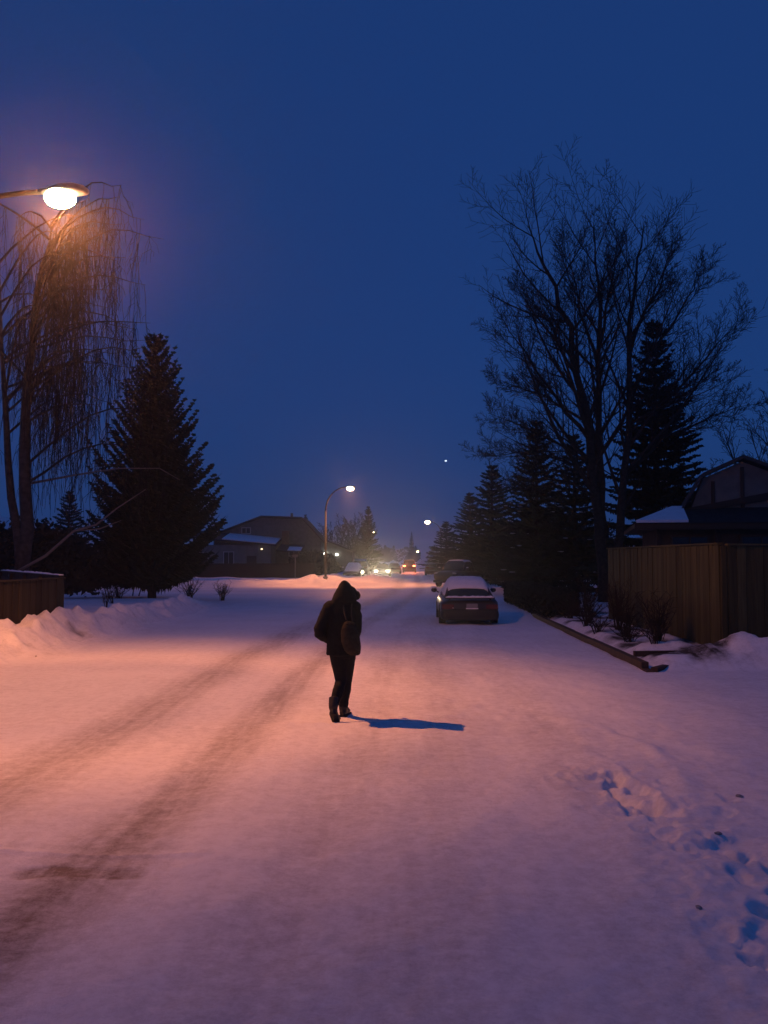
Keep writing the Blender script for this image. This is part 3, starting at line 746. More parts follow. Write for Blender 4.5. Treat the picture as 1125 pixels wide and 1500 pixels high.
# ------------------------------------------------------------------ fences and edging
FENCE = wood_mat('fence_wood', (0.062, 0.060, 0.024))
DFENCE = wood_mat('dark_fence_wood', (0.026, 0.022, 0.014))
def board_fence(name, label, p0, p1, top, m, panel=2.25, bw=0.14, inset=0.25, cap_m=None, posts=True, snow=False, far=False):
    a, b = Vector((p0[0], p0[1], 0)), Vector((p1[0], p1[1], 0))
    d = b - a; L = d.length; d.normalize(); rz = math.atan2(d.y, d.x)
    t = thing(name, label, 'fence', (a.x, a.y, 0), rz)
    npan = max(1, round(L / panel)); pl = L / npan
    rnd = random.Random(hash(name) % 1000 + int(L * 10)); rnd = random.Random(int(L * 100))
    zb = lambda s: ground_z(*(a + d * s)[:2]) - inset
    if far:
        for i in range(npan):
            z0 = zb((i + .5) * pl)
            MB().box(((i + .5) * pl, 0, (z0 + top) / 2), (pl - 0.10, 0.04, top - z0)).build('panel', m, t)
            MB().box((i * pl, 0, (z0 + top + .06) / 2), (0.1, 0.1, top + .06 - z0)).build('post', m, t)
        return t
    zmin = min(zb(s) for s in (0, L * .25, L * .5, L * .75, L))
    hgt = top - zmin
    me = MB().box((0, 0, hgt / 2), (bw - 0.006, 0.022, hgt)).mesh('board', m)
    k = 0
    for i in range(npan):
        s0, s1 = i * pl + 0.016, (i + 1) * pl - 0.016
        n = max(1, round((s1 - s0) / bw)); w = (s1 - s0) / n
        for j in range(n):
            o = link('board', me, t)
            o.location = (s0 + (j + .5) * w, -0.03 + rnd.uniform(-.004, .004), zmin + rnd.uniform(-.012, .006))
            o.scale = (w / bw, 1, 1); o.rotation_euler = (rnd.uniform(-.004, .004), rnd.uniform(-.004, .004), rnd.uniform(-.012, .012))
        MB().box(((s0 + s1) / 2, 0.004, zmin + hgt * .22), (s1 - s0, 0.036, 0.09)).build('rail', m, t)
        MB().box(((s0 + s1) / 2, 0.004, zmin + hgt * .86), (s1 - s0, 0.036, 0.09)).build('rail', m, t)
        MB().box(((i + .5) * pl, -0.02, top + 0.022), (pl - 0.004, 0.12, 0.036)).build('cap_rail', cap_m or m, t)
        if snow:
            rings = []
            for q in range(12):
                x = i * pl + pl * q / 11; hh = 0.02 + 0.035 * rnd.random()
                rings.append([(x, -.075, top + .041), (x, -.06, top + .041 + hh * .8), (x, .0, top + .041 + hh), (x, .035, top + .041)])
            MB().loft(rings).build('fence_snow', SNOW, t, True)
    for i in range(npan + 1):
        MB().box((i * pl, 0.06 if 0 < i < npan else 0.02, zmin + (hgt - .02) / 2), (0.14, 0.09, hgt - .02)).build('post', m, t)
    return t
board_fence('board_fence', 'brown vertical board fence lit by the lamp behind the planted bed on the right', (6.72, 26.3), (6.6, 17.25), 2.22, FENCE, 2.25, 0.19)
board_fence('board_fence', 'dark board fence turning away to the right edge from the lit brown fence', (6.68, 17.22), (14.5, 18.3), 2.20, FENCE, 2.4, 0.19)
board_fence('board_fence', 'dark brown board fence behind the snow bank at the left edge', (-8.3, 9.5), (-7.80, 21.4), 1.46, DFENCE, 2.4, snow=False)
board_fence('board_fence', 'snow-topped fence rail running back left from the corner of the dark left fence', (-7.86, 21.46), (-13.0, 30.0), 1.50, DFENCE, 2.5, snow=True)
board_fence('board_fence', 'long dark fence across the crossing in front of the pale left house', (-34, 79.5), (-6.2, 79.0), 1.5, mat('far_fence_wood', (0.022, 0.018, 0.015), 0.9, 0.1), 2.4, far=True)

TIMBER = wood_mat('edging_timber', (0.085, 0.055, 0.035))
t = thing('timber_edging', 'brown landscape timbers edging the planted bed along the right side of the street', 'edging', (4.47, 15.2, 0))
d = Vector((0.45, 14.0, 0)); rz = math.atan2(-d.x, d.y); n = 6; seg = d.length / n; d.normalize()
for i in range(n):
    c = d * (seg * (i + .5)); z = ground_z(4.47 + c.x, 15.2 + c.y)
    for lay in range(2):
        off = d * (0.3 if lay else 0)
        MB().box((c.x + off.x + 0.09 - 0.01 * lay, c.y + off.y, z - 0.03 + 0.105 * lay), (0.13, seg - 0.012, 0.10), rz).build('timber', TIMBER, t)
dd = Vector((1.75, 2.15, 0)); dn = dd.normalized(); rz2 = math.atan2(-dn.x, dn.y)
c = dn * 0.95 + Vector((0.12, -0.02, 0)); MB().box((c.x, c.y, 0.02), (0.12, 1.75, 0.12), rz2).build('timber', TIMBER, t)
t = thing('bed_timber', 'weathered timber laid across the bed behind the edging corner near the lit fence', 'timber', (4.75, 16.75, 0.12))
MB().box((0.85, 0.10, 0.03), (1.75, 0.11, 0.10), R(6)).build('timber', TIMBER, t)

# ------------------------------------------------------------------ trees
def spruce_mesh(name, Hh, Rr, seed, droop=0.25, lift=0.12, dens=1.0, low=0.05, power=0.9, leaf=1.0):
    rnd = random.Random(seed)
    vs, fs = [], []
    sn = MB()
    nlev = int(Hh * 3.4)
    for i in range(nlev):
        f = low + (1 - low) * (i + rnd.random() * .6) / nlev
        if f > 0.985: continue
        z0 = f * Hh
        L0 = Rr * (1 - f) ** power + 0.10
        if f < low + 0.08: L0 *= 0.8
        nb = max(5, int((6 + 5 * (1 - f)) * dens))
        a0 = rnd.random() * 6.28
        for b in range(nb):
            a = a0 + 6.283 * b / nb + rnd.uniform(-.3, .3)
            L = L0 * rnd.uniform(.66, 1.12)
            if rnd.random() < .07: L *= 1.22
            ca, sa = math.cos(a), math.sin(a)
            dr = droop * (1 - f * 1.5) + rnd.uniform(-.08, .08)
            li = lift + f * 0.55 * (1 if lift > .2 else .6)
            ns = max(6, int(L * 10.5))
            for k in range(ns):
                u = (k + 1) / ns
                r = L * u
                z = z0 - dr * L * u + li * L * u * u + rnd.uniform(-.04, .04)
                w = (0.10 + 0.34 * L * (1 - u * .8) * .5) * leaf
                for s in (-1, 1):
                    ln = w * rnd.uniform(.7, 1.25); sp = rnd.uniform(.45, .95)
                    dx, dy = ca * sp - s * sa * (1 - sp * .5), sa * sp + s * ca * (1 - sp * .5)
                    dz = rnd.uniform(-.75, -.1) if lift < .2 else rnd.uniform(-.45, .3)
                    px, py = ca * r, sa * r
                    wd = 0.075 * leaf + 0.15 * ln
                    ex, ey, ez = px + dx * ln, py + dy * ln, z + dz * ln * .7
                    q = len(vs)
                    ox, oy = -dy * wd, dx * wd
                    mx, my, mz = px + dx * ln * .5, py + dy * ln * .5, z + dz * ln * .2
                    vs.extend(((px, py, z), (mx + ox, my + oy, mz - wd * .5), (ex, ey, ez), (mx - ox, my - oy, mz + wd * .4)))
                    fs.append((q, q + 1, q + 2, q + 3))
                # hanging spray and tip
                q = len(vs); hl = (0.14 + .12 * L * (1 - u)) * rnd.uniform(.6, 1.2) * leaf
                px, py = ca * r, sa * r
                vs.extend(((px - ca * .09, py - sa * .09, z + .02), (px + ca * .13 * leaf, py + sa * .13 * leaf, z + (.05 if lift > .2 else 0)), (px + ca * .02, py + sa * .02, z - hl)))
                fs.append((q, q + 1, q + 2))
            # upturned tip
            q = len(vs); zt = z0 - dr * L + li * L; tp = 0.16 + .05 * L
            px, py = ca * L, sa * L
            vs.extend(((px - sa * .05, py + ca * .05, zt - .03), (px + sa * .05, py - ca * .05, zt - .03), (px + ca * tp, py + sa * tp, zt + tp * (0.2 + lift * 1.6))))
            fs.append((q, q + 1, q + 2))
            if rnd.random() < .14 and L > .6:
                u = rnd.uniform(.55, .9); r = L * u; z = z0 - dr * r + li * L * u * u
                sn.ell((ca * r, sa * r, z + .05), (.10 + .12 * L * .4, .08, .03), 7, 4)
    # leader
    q = len(vs); vs.extend(((-.05, 0, Hh * .955), (.05, 0, Hh * .955), (0, .05, Hh * .955), (0, 0, Hh * 1.02))); fs.extend(((q, q + 1, q + 3), (q + 1, q + 2, q + 3), (q + 2, q, q + 3)))
    for k in range(26):
        zz = Hh * rnd.uniform(.93, 1.0); a = rnd.random() * 6.28; l_ = .05 + (Hh * 1.01 - zz) * .35
        q = len(vs); vs.extend(((0, 0, zz - .06), (0.02, 0, zz + .03), (math.cos(a) * l_, math.sin(a) * l_, zz + .10))); fs.append((q, q + 1, q + 2))
    me = bpy.data.meshes.new(name); me.from_pydata(vs, [], fs); me.materials.append(NEEDLE); me.update()
    tr = MB().tube([(0, 0, -.4), (0, 0, .2), (0.03, 0, Hh * .5), (0, 0, Hh * .97)], [Hh * .019, Hh * .016, Hh * .010, .02], 9).mesh('trunk', BARK, True)
    return me, tr, sn.mesh('branch_snow', SNOW, True)

SPR = {}
def spruce(kind, label, loc, sx, sz, rz, snow=False, name='spruce_tree', group='conifers along the street'):
    me, tr, sn = SPR[kind]
    t = thing(name, label, 'spruce', loc, rz, group)
    t.scale = (sx, sx, sz)
    link('trunk', tr, t); c = link('crown', me, t)
    if snow: link('branch_snow', sn, c, 'stuff')
    return t
SPR['big'] = spruce_mesh('crown', 12.4, 3.5, 3, droop=0.10, lift=0.42, dens=1.25, low=0.07, power=0.80, leaf=1.05)
SPR['layer'] = spruce_mesh('crown', 12.0, 2.6, 8, droop=0.32, lift=0.12, dens=1.15, low=0.05, power=0.82)
SPR['mid'] = spruce_mesh('crown', 9.0, 2.1, 14, droop=0.28, lift=0.15, dens=1.0, low=0.04, power=0.85)
def gz(x, y): return ground_z(x, y) - 0.05
spruce('big', 'broad dark spruce standing in the left yard beside the snow bank', (-10.5, 40.0, gz(-10.5, 40)), 1.0, 0.985, 1.1)
spruce('layer', 'tall narrow spruce with snow-flecked boughs behind the right house roof', (12.55, 40.5, 0.1), 1.2, 1.08, 0.4, True)
spruce('mid', 'pointed spruce among the bare limbs left of the big bare tree', (8.4, 48.5, 0.1), 1.35, 1.05, 0.7, True)
spruce('mid', 'spruce close against the left of the big bare tree trunk', (10.2, 47.0, 0.1), 1.3, 0.94, 2.2, True)
spruce('mid', 'full spruce right above the pickup truck, second in the far right row', (8.0, 65.0, 0.1), 1.6, 0.97, 3.5)
spruce('mid', 'dark spruce between the pickup truck spruce and the far street lamp', (8.2, 84.0, 0.1), 1.6, 0.90, 5.0)
spruce('mid', 'smallest spruce of the right row next to the far street lamp', (7.2, 102.0, 0.1), 1.4, 0.68, 0.2)
spruce('mid', 'dark spruce rising behind the bare grove left of the headlights', (-2.0, 112.0, 0.1), 1.0, 0.94, 1.5)
spruce('mid', 'thin far treetop over the red tail lights', (12.5, 400, 0.1), 1.0, 1.55, 1.9)
spruce('mid', 'tiny spruce tip poking above the left house roof ridge', (-10.9, 122, 0.1), 0.8, 0.88, 2.9)
spruce('mid', 'small spruce between the birch and the broad left spruce', (-20.4, 57, 0.1), 1.0, 0.69, 4.1)
spruce('mid', 'short bushy spruce at the far right behind the crossing', (13.6, 70, 0.1), 1.4, 0.8, 4.8)
spruce('mid', 'wide low spruce filling the gap under the big bare tree', (9.3, 54.5, 0.1), 1.5, 0.62, 5.6)

def bare_tree(name, label, loc, stems, seed, levels=3, cat='tree', group=None, rmin=0.010, nchild=(16, 9, 6), ang=(38, 42, 45), lens=(0.40, 0.42, 0.45), up=0.35, bark=BARK, trunk=None):
    """stems: list of (polyline, base radius); limbs and twigs grow from them"""
    rnd = random.Random(seed)
    t = thing(name, label, cat, loc, 0, group)
    tw = MB(); lb = MB(); tr = MB()
    if trunk: tr.tube(*trunk, 10)
    def grow(pts, rad, lev, L):
        n = nchild[lev]
        P = [Vector(p) for p in pts]
        acc = [0]
        for a, b in zip(P[:-1], P[1:]): acc.append(acc[-1] + (b - a).length)
        tot = acc[-1]
        for k in range(n):
            f = (0.22 if lev == 0 else 0.12) + (0.78 if lev == 0 else 0.86) * (k + rnd.random()) / n
            f = min(f, .995); s = f * tot
            i = max(j for j in range(len(acc) - 1) if acc[j] <= s)
            u = (s - acc[i]) / (acc[i + 1] - acc[i]); p = P[i].lerp(P[i + 1], u); dr = (P[i + 1] - P[i]).normalized()
            az = k * 2.4 + rnd.uniform(-.6, .6)
            o = dr.orthogonal().normalized(); o = Matrix.Rotation(az, 3, dr) @ o
            an = R(ang[lev] + rnd.uniform(-14, 14)) 
            dv = (dr * math.cos(an) + o * math.sin(an)).normalized()
            l2 = L * lens[lev] * (1.12 - 0.62 * f) * rnd.uniform(.65, 1.2)
            r2 = max(rmin, (rad * (1 - .85 * f)) * 0.55)
            m = 5 if lev == 0 else (4 if lev == 1 else 3)
            q = [p]; dd = dv
            for j in range(m):
                dd = (dd + Vector((rnd.uniform(-.10, .10), rnd.uniform(-.10, .10), rnd.uniform(-.07, .07) + up * (0.24 if lev < 2 else .18)))).normalized()
                q.append(q[-1] + dd * (l2 / m))
            rr = [max(rmin * .8, r2 * (1 - .85 * j / m)) for j in range(m + 1)]
            (lb if lev == 0 else tw).tube(q, rr, 5 if lev == 0 else 3, False)
            if lev + 1 < levels: grow(q, r2, lev + 1, l2)
    for pts, r0 in stems:
        m = len(pts); rr = [max(rmin, r0 * (1 - .93 * (j / (m - 1)) ** 0.9)) for j in range(m)]
        tr.tube(pts, rr, 9)
        tot = sum((Vector(b) - Vector(a)).length for a, b in zip(pts[:-1], pts[1:]))
        grow(pts, r0, 0, tot)
    tr.build('trunk', bark, t, True)
    if lb.v: lb.build('limbs', bark, t, True)
    tw.build('crown', TWIG, t, False, 'stuff')
    return t

def wob(pts, seed, amp=0.12, n=3):
    rnd = random.Random(seed); out = []
    for a, b in zip(pts[:-1], pts[1:]):
        for j in range(n):
            v = Vector(a).lerp(Vector(b), j / n) + Vector((rnd.uniform(-amp, amp), rnd.uniform(-amp, amp), 0)) * (1 if out else 0); out.append(tuple(v))
    out.append(tuple(pts[-1])); return out
# the big bare tree: x,z offsets from the base, at 38.5 m
big_stems = [
    (wob([(-0.05, 0, 0), (-0.25, 0, 3.6), (-0.75, 0.2, 8.0), (-1.3, 0.3, 11.4), (-2.2, 0.4, 14.0), (-2.9, .5, 15.8)], 1), 0.27),
    (wob([(0, 0.1, 2.6), (-0.15, 0.3, 6.0), (-.02, 0.6, 10.0), (0.05, .7, 13.4), (-.1, .8, 16.0)], 2, .10), 0.20),
    (wob([(0.12, 0, 0), (0.75, -0.2, 4.0), (0.95, -0.2, 8.2), (1.1, -0.1, 11.6), (1.5, 0, 14.2), (1.8, 0, 15.8)], 3, .1), 0.20),
    (wob([(0.85, -.2, 6.2), (2.4, -.4, 8.2), (4.2, -.5, 10.0), (5.4, -.6, 11.6)], 4), 0.09),
    (wob([(0.8, -.2, 5.2), (2.6, .2, 6.8), (4.6, .4, 7.7), (6.2, .5, 8.2)], 5), 0.08),
    (wob([(-0.5, .1, 6.6), (-1.8, .2, 8.4), (-3.1, .1, 10.2), (-4.0, 0, 11.6)], 6), 0.10),
    (wob([(-0.35, .1, 5.4), (-2.0, -.2, 6.6), (-3.6, -.3, 7.3), (-4.7, -.3, 7.7)], 7), 0.075),
    (wob([(-0.9, .2, 9.2), (-2.1, .2, 11.4), (-3.3, .2, 13.2)], 8), 0.09),
    (wob([(1.1, -.1, 10.3), (2.2, -.2, 12.8), (3.0, -.2, 14.6)], 9), 0.09),
    (wob([(-.25, 0, 4.2), (-1.6, -.5, 4.9), (-3.2, -.7, 5.0), (-4.4, -.8, 4.6)], 10), 0.06),
    (wob([(0.0, .6, 9.6), (-.7, .7, 12.2), (-1.2, .8, 15.2)], 11, .08), 0.09),
    (wob([(0.02, .6, 10.6), (.6, .7, 13.2), (.9, .8, 15.4)], 12, .08), 0.08),
    (wob([(0.95, -.2, 8.4), (2.3, 0, 10.6), (3.6, .1, 12.6), (4.2, .1, 13.8)], 13), 0.085),
    (wob([(-.6, .2, 7.4), (-2.4, .5, 8.6), (-4.2, .7, 9.3)], 14), 0.07),
    (wob([(.9, -.2, 7.2), (2.6, -.6, 8.2), (4.4, -.9, 9.2)], 15), 0.07),
    (wob([(-.2, 0, 4.9), (-1.5, .4, 5.9), (-3.4, .6, 6.2), (-4.8, .6, 6.0)], 16), 0.06),
]
bare_tree('bare_tree', 'tall leafless tree with several forked trunks rising behind the right fence', (9.65, 38.5, 0.05), big_stems, 21, 3, 'tree', 'bare trees', 0.0085, (18, 11, 7), lens=(0.40, 0.46, 0.52), up=0.50).scale = (1.08, 1.08, 1.07)
bare_tree('bare_tree', 'leafless tree behind the right house at the right edge', (21.5, 50, 0.1), [(wob([(0, 0, 0), (-.3, 0, 3), (-1.0, 0, 6), (-2.2, 0, 9.5)], 31), .2), (wob([(0, 0, 2.5), (.6, 0, 6), (.7, 0, 10.5)], 32), .15), (wob([(0, 0, 2), (-1.6, .2, 4.6), (-3.4, .3, 6.6)], 33), .1)], 41, 3, 'tree', 'bare trees', 0.014, (12, 7, 4))
bare_tree('bare_tree', 'faint leafless tree at the right edge further back than the house', (28.5, 62, 0.1), [(wob([(0, 0, 0), (.2, 0, 4), (-.4, 0, 9), (0, 0, 13.5)], 34), .22), (wob([(0, 0, 3), (-1.4, 0, 7), (-2.6, 0, 11)], 35), .14)], 43, 3, 'tree', 'bare trees', 0.018, (12, 7, 4))
for i, (x, y, hh, lab) in enumerate(((-4.1, 108, 6.4, 'round leafless tree just right of the second street lamp pole'), (-6.2, 110, 5.6, 'leafless tree directly behind the second street lamp pole'), (-2.9, 104, 5.4, 'leafless tree touching the far dark spruce on its left'), (-8.3, 112, 4.8, 'low leafless tree behind the right end of the left house'))):
    st = [(wob([(0, 0, 0), (.1, 0, hh * .35), (dx * .6, .1, hh * .75), (dx, .2, hh)], 50 + i * 5 + q, .08), .10) for q, dx in enumerate((-1.5, -.5, .6, 1.6))]
    bare_tree('bare_tree', lab, (x, y, 0.1), st, 60 + i, 3, 'tree', 'bare trees', 0.018, (13, 7, 4), up=.25)

# weeping birch: limbs arch out and long twigs hang straight down
def birch():
    rnd = random.Random(77)
    bx, by = -12.3, 30.0
    t = thing('birch_tree', 'weeping birch with long hanging twigs behind the nearest street lamp', 'tree', (bx, by, gz(bx, by)), 0, 'bare trees')
    bk = mat('birch_bark', (0.045, 0.041, 0.037), 0.85, 0.15, noise=(6, 0.5), bump=(14, 0.5, 0.02))
    tr, lb, tw = MB(), MB(), MB()
    trunk = wob([(0, 0, 0), (.1, 0, 4), (.05, 0, 8), (.35, .1, 11), (.7, .2, 13.4)], 71, .08)
    tr.tube(trunk, [0.26 * (1 - .9 * i / (len(trunk) - 1)) for i in range(len(trunk))], 10)
    trunk2 = wob([(-.05, 0, 1.2), (-.7, .2, 5), (-1.0, .3, 9), (-1.3, .4, 12.6)], 72, .08)
    tr.tube(trunk2, [0.17 * (1 - .9 * i / (len(trunk2) - 1)) for i in range(len(trunk2))], 9)
    for k in range(50):
        base = trunk if k % 3 else trunk2
        f = .30 + .68 * rnd.random(); i = min(int(f * (len(base) - 1)), len(base) - 2); p = Vector(base[i]).lerp(Vector(base[i + 1]), rnd.random())
        a = rnd.uniform(-1.0, 1.0) if k % 4 else rnd.uniform(0, 6.28)
        L = rnd.uniform(2.0, 5.6) * (1.15 - .45 * (p.z / 13)); rise = rnd.uniform(.25, .75) * L * .8
        q = []
        for j in range(8):
            u = j / 7; q.append((p.x + math.cos(a) * L * u, p.y + math.sin(a) * L * u, p.z + rise * math.sin(min(1, u * 1.15) * 2.0) * 1.05 + rnd.uniform(-.05, .05)))
        lb.tube(q, [.05 * (1 - .85 * j / 7) for j in range(8)], 5, False)
        for m in range(12):
            u = rnd.uniform(.18, 1.0); j = min(int(u * 7), 6); s = Vector(q[j]).lerp(Vector(q[j + 1]), u * 7 - j if u < 1 else 1)
            ln = rnd.uniform(.6, 5.6) * (.5 + .5 * rnd.random()); ln = min(ln, s.z - 1.8)
            if ln < .5: continue
            pts = [s]; cx, cy = rnd.uniform(-.45, .30), rnd.uniform(-.4, .4)
            nn = 6
            for e in range(nn):
                pts.append(Vector((s.x + cx * (e + 1) / nn + rnd.uniform(-.05, .05), s.y + cy * (e + 1) / nn + rnd.uniform(-.05, .05), s.z + (.12 if e == 0 else 0) - ln * (e + 1) / nn)))
            tw.tube(pts, [.012 - .0006 * e for e in range(nn + 1)], 3, False)
            for e in range(5):
                w = rnd.uniform(.15, .9); jj = min(int(w * nn), nn - 1); b0 = pts[jj].lerp(pts[jj + 1], w * nn - jj)
                d2 = Vector((rnd.uniform(-.35, .35), rnd.uniform(-.35, .35), -rnd.uniform(.3, 1.1)))
                tw.tube([b0, b0 + d2 * .5 + Vector((d2.x * .25, d2.y * .25, 0.05)), b0 + d2], [.009, .008, .006], 3, False)
    tr.build('trunk', bk, t, True); lb.build('limbs', BARK, t, True); tw.build('crown', TWIG, t, False, 'stuff')
    # two pale low limbs reaching right in front of the spruce
    bark_pale = mat('pale_bark', (0.16, 0.14, 0.12), 0.8, 0.2)
    MB().tube([(.2, -1.5, 1.1), (1.4, -1.6, 1.75), (2.3, -1.6, 2.55), (3.0, -1.6, 2.75), (3.7, -1.6, 3.3), (4.6, -1.6, 3.9)], [.05, .045, .04, .03, .022, .012], 6).build('limb', bark_pale, t, True)
    MB().tube([(2.3, -1.6, 2.55), (3.1, -1.5, 2.62), (3.8, -1.5, 2.9)], [.03, .022, .01], 5).build('limb', bark_pale, t, True)
    MB().tube([(.1, 0, 4.2), (1.6, .1, 4.5), (3.2, .1, 4.75), (4.6, .1, 4.75), (5.3, .1, 4.35)], [.05, .035, .025, .018, .01], 5).build('limb', bark_pale, t, True)
birch()

def shrub(name, label, loc, n, hgt, spread, seed, group='bare shrubs', r=0.007, m=None, cat='shrub'):
    rnd = random.Random(seed)
    t = thing(name, label, cat, loc, 0, group); st, tw = MB(), MB()
    for k in range(n):
        a = rnd.random() * 6.28; L = hgt * rnd.uniform(.55, 1.1); s = spread * rnd.uniform(.2, 1)
        b = (rnd.uniform(-.12, .12) * spread, rnd.uniform(-.12, .12) * spread, -.1)
        pts = [b] + [(b[0] + math.cos(a) * s * u ** 1.3 + rnd.uniform(-.03, .03), b[1] + math.sin(a) * s * u ** 1.3 + rnd.uniform(-.03, .03), L * u) for u in (.33, .66, 1)]
        st.tube(pts, [r * 1.5, r * 1.2, r, r * .5], 4, False)
        for q in range(6):
            u = rnd.uniform(.3, 1); i = min(int(u * 3), 2); p = Vector(pts[i]).lerp(Vector(pts[i + 1]), u * 3 - i)
            e = p + Vector((rnd.uniform(-1, 1), rnd.uniform(-1, 1), rnd.uniform(.1, 1.1))) * hgt * .22
            tw.tube([p, p.lerp(e, .5) + Vector((0, 0, .02)), e], [r * .8, r * .7, r * .4], 3, False)
    st.build('stems', m or TWIG, t); tw.build('twigs', m or TWIG, t, False, 'stuff')
    return t
for i, (x, y, h_, s_, n_, lab) in enumerate((
    (5.75, 18.6, 1.0, .55, 26, 'dark twiggy shrub in front of the nearest panel of the lit fence'),
    (5.55, 20.3, 0.85, .5, 24, 'low bare shrub in the bed before the middle of the lit fence'),
    (5.9, 22.3, 1.15, .6, 30, 'upright bare shrub at the far panel of the lit fence'),
    (5.7, 24.6, 0.8, .6, 26, 'spreading bare shrub beside the end of the low hedge'),
    (5.35, 17.5, 0.45, .4, 18, 'small bare plant near the timber corner'),
    (5.3, 19.2, 0.35, .5, 22, 'flattened dead stalks between the timber edging and the nearest shrub'),
    (5.2, 21.6, 0.4, .55, 22, 'flattened dead stalks along the timber edging before the middle fence panel'),
    (5.35, 23.4, 0.5, .6, 24, 'ragged low shrub leaning over the timber edging'),
    (5.5, 26.3, 0.6, .7, 26, 'ragged dark shrub joining the near end of the low hedge'),
    (6.3, 27.6, 1.2, .7, 28, 'bare shrub at the far end of the lit fence'),
    (-9.3, 29.6, 0.55, .22, 10, 'small dark weed poking out of the left yard snow'),
    (-10.0, 32.5, 0.5, .5, 10, 'thin weeds in the left yard snow near the birch'),
    (-8.7, 39.6, 1.0, .9, 34, 'bare shrub right of the broad left spruce trunk'),
    (-7.5, 41.0, 0.9, .7, 28, 'bare shrub at the street corner right of the broad left spruce'),
    (-12.6, 42.0, 0.9, .9, 28, 'bare shrub left of the broad left spruce trunk'))):
    shrub('bare_shrub', lab, (x, y, ground_z(x, y)), n_, h_, s_, 200 + i)

def leafy(name, label, loc, dims, seed, n, box=True, leaf=.09, m=None, cat='hedge', group=None, rz=0):
    """hedge or bush: stems inside, small leaf faces through the volume, denser at the shell"""
    rnd = random.Random(seed); t = thing(name, label, cat, loc, rz, group)
    vs, fs = [], []; dx, dy, dz = dims
    for k in range(n):
        if box:
            p = [rnd.uniform(-1, 1), rnd.uniform(-1, 1), rnd.uniform(0, 1)]
            if rnd.random() < .75:
                ax = rnd.choice((0, 0, 1, 2, 2))
                if ax == 2: p[2] = rnd.uniform(.9, 1.03)
                else: p[ax] = rnd.choice((-1, 1)) * rnd.uniform(.85, 1.03)
            x, y, z = p[0] * dx, p[1] * dy, p[2] * dz * (1 + .08 * math.sin(p[1] * 9 + 1.3 * p[0]))
        else:
            a = rnd.random() * 6.28; c = rnd.uniform(-.25, 1); rr = rnd.random() ** .3
            q = math.sqrt(max(0, 1 - c * c)); lump = 1 + .14 * math.sin(a * 3 + seed) + .10 * math.sin(c * 7 + a * 5) + rnd.uniform(-.1, .1)
            x, y, z = math.cos(a) * q * dx * rr * lump, math.sin(a) * q * dy * rr * lump, dz * .28 + c * dz * .72 * rr * lump
            z = max(z, .02)
        s = leaf * rnd.uniform(.6, 1.4); u = Vector((rnd.uniform(-1, 1), rnd.uniform(-1, 1), rnd.uniform(-1, 1))).normalized(); w = u.orthogonal().normalized()
        i = len(vs)
        vs.extend(((x - u.x * s, y - u.y * s, z - u.z * s), (x + w.x * s * .5, y + w.y * s * .5, z + w.z * s * .5), (x + u.x * s, y + u.y * s, z + u.z * s), (x - w.x * s * .5, y - w.y * s * .5, z - w.z * s * .5)))
        fs.append((i, i + 1, i + 2, i + 3))
    me = bpy.data.meshes.new('foliage'); me.from_pydata(vs, [], fs); me.materials.append(m or NEEDLE); me.update(); link('foliage', me, t, 'stuff')
    st = MB()
    for k in range(max(5, int(dy * 3))):
        x, y = rnd.uniform(-.6, .6) * dx, rnd.uniform(-.9, .9) * dy
        st.tube([(x * .5, y, -.15), (x * .8, y, dz * .4), (x, y + .1, dz * .85)], [.03, .02, .008], 4)
    st.build('stems', BARK, t)
    return t
LEAFD = mat('dark_leaves', (0.020, 0.026, 0.016), 0.8, 0.15, noise=(4, 0.7))
leafy('hedge', 'low clipped dark hedge along the right kerb beyond the timber edging', (5.75, 33.6, 0.05), (0.55, 6.0, 0.80), 5, 15000, True, .06, LEAFD, rz=-R(1.7))
leafy('bush', 'dark rounded bush beyond the yard just left of the lit fence', (13.2, 57.0, 0.1), (3.0, 2.0, 4.0), 6, 9000, False, .12, LEAFD, 'bush', 'dark bushes')
leafy('bush', 'dark bush behind the low hedge below the pointed spruce', (9.9, 55.5, 0.1), (2.6, 2.0, 4.2), 7, 9000, False, .13, LEAFD, 'bush', 'dark bushes')
leafy('bush', 'broad dark bush across the crossing behind the sign post', (10.5, 72.5, 0.2), (3.4, 2.5, 4.6), 8, 9000, False, .2, LEAFD, 'bush', 'dark bushes')
leafy('bush', 'dark bush under the birch behind the left fence', (-14.8, 37.5, 0.2), (2.6, 2.2, 3.1), 9, 9000, False, .14, LEAFD, 'bush', 'dark bushes')
leafy('bush', 'dark bush between the birch and the broad left spruce', (-13.0, 44.0, 0.2), (2.6, 2.0, 2.6), 10, 8000, False, .14, LEAFD, 'bush', 'dark bushes')
leafy('bush', 'dark bush at the left edge behind the birch trunk', (-19.0, 40.0, 0.2), (3.2, 2.4, 3.4), 11, 8000, False, .16, LEAFD, 'bush', 'dark bushes')
leafy('bush', 'dark bush hiding the left foot of the second street lamp', (-7.2, 90, 0.2), (2.6, 2.2, 2.3), 12, 6000, False, .18, LEAFD, 'bush', 'dark bushes')

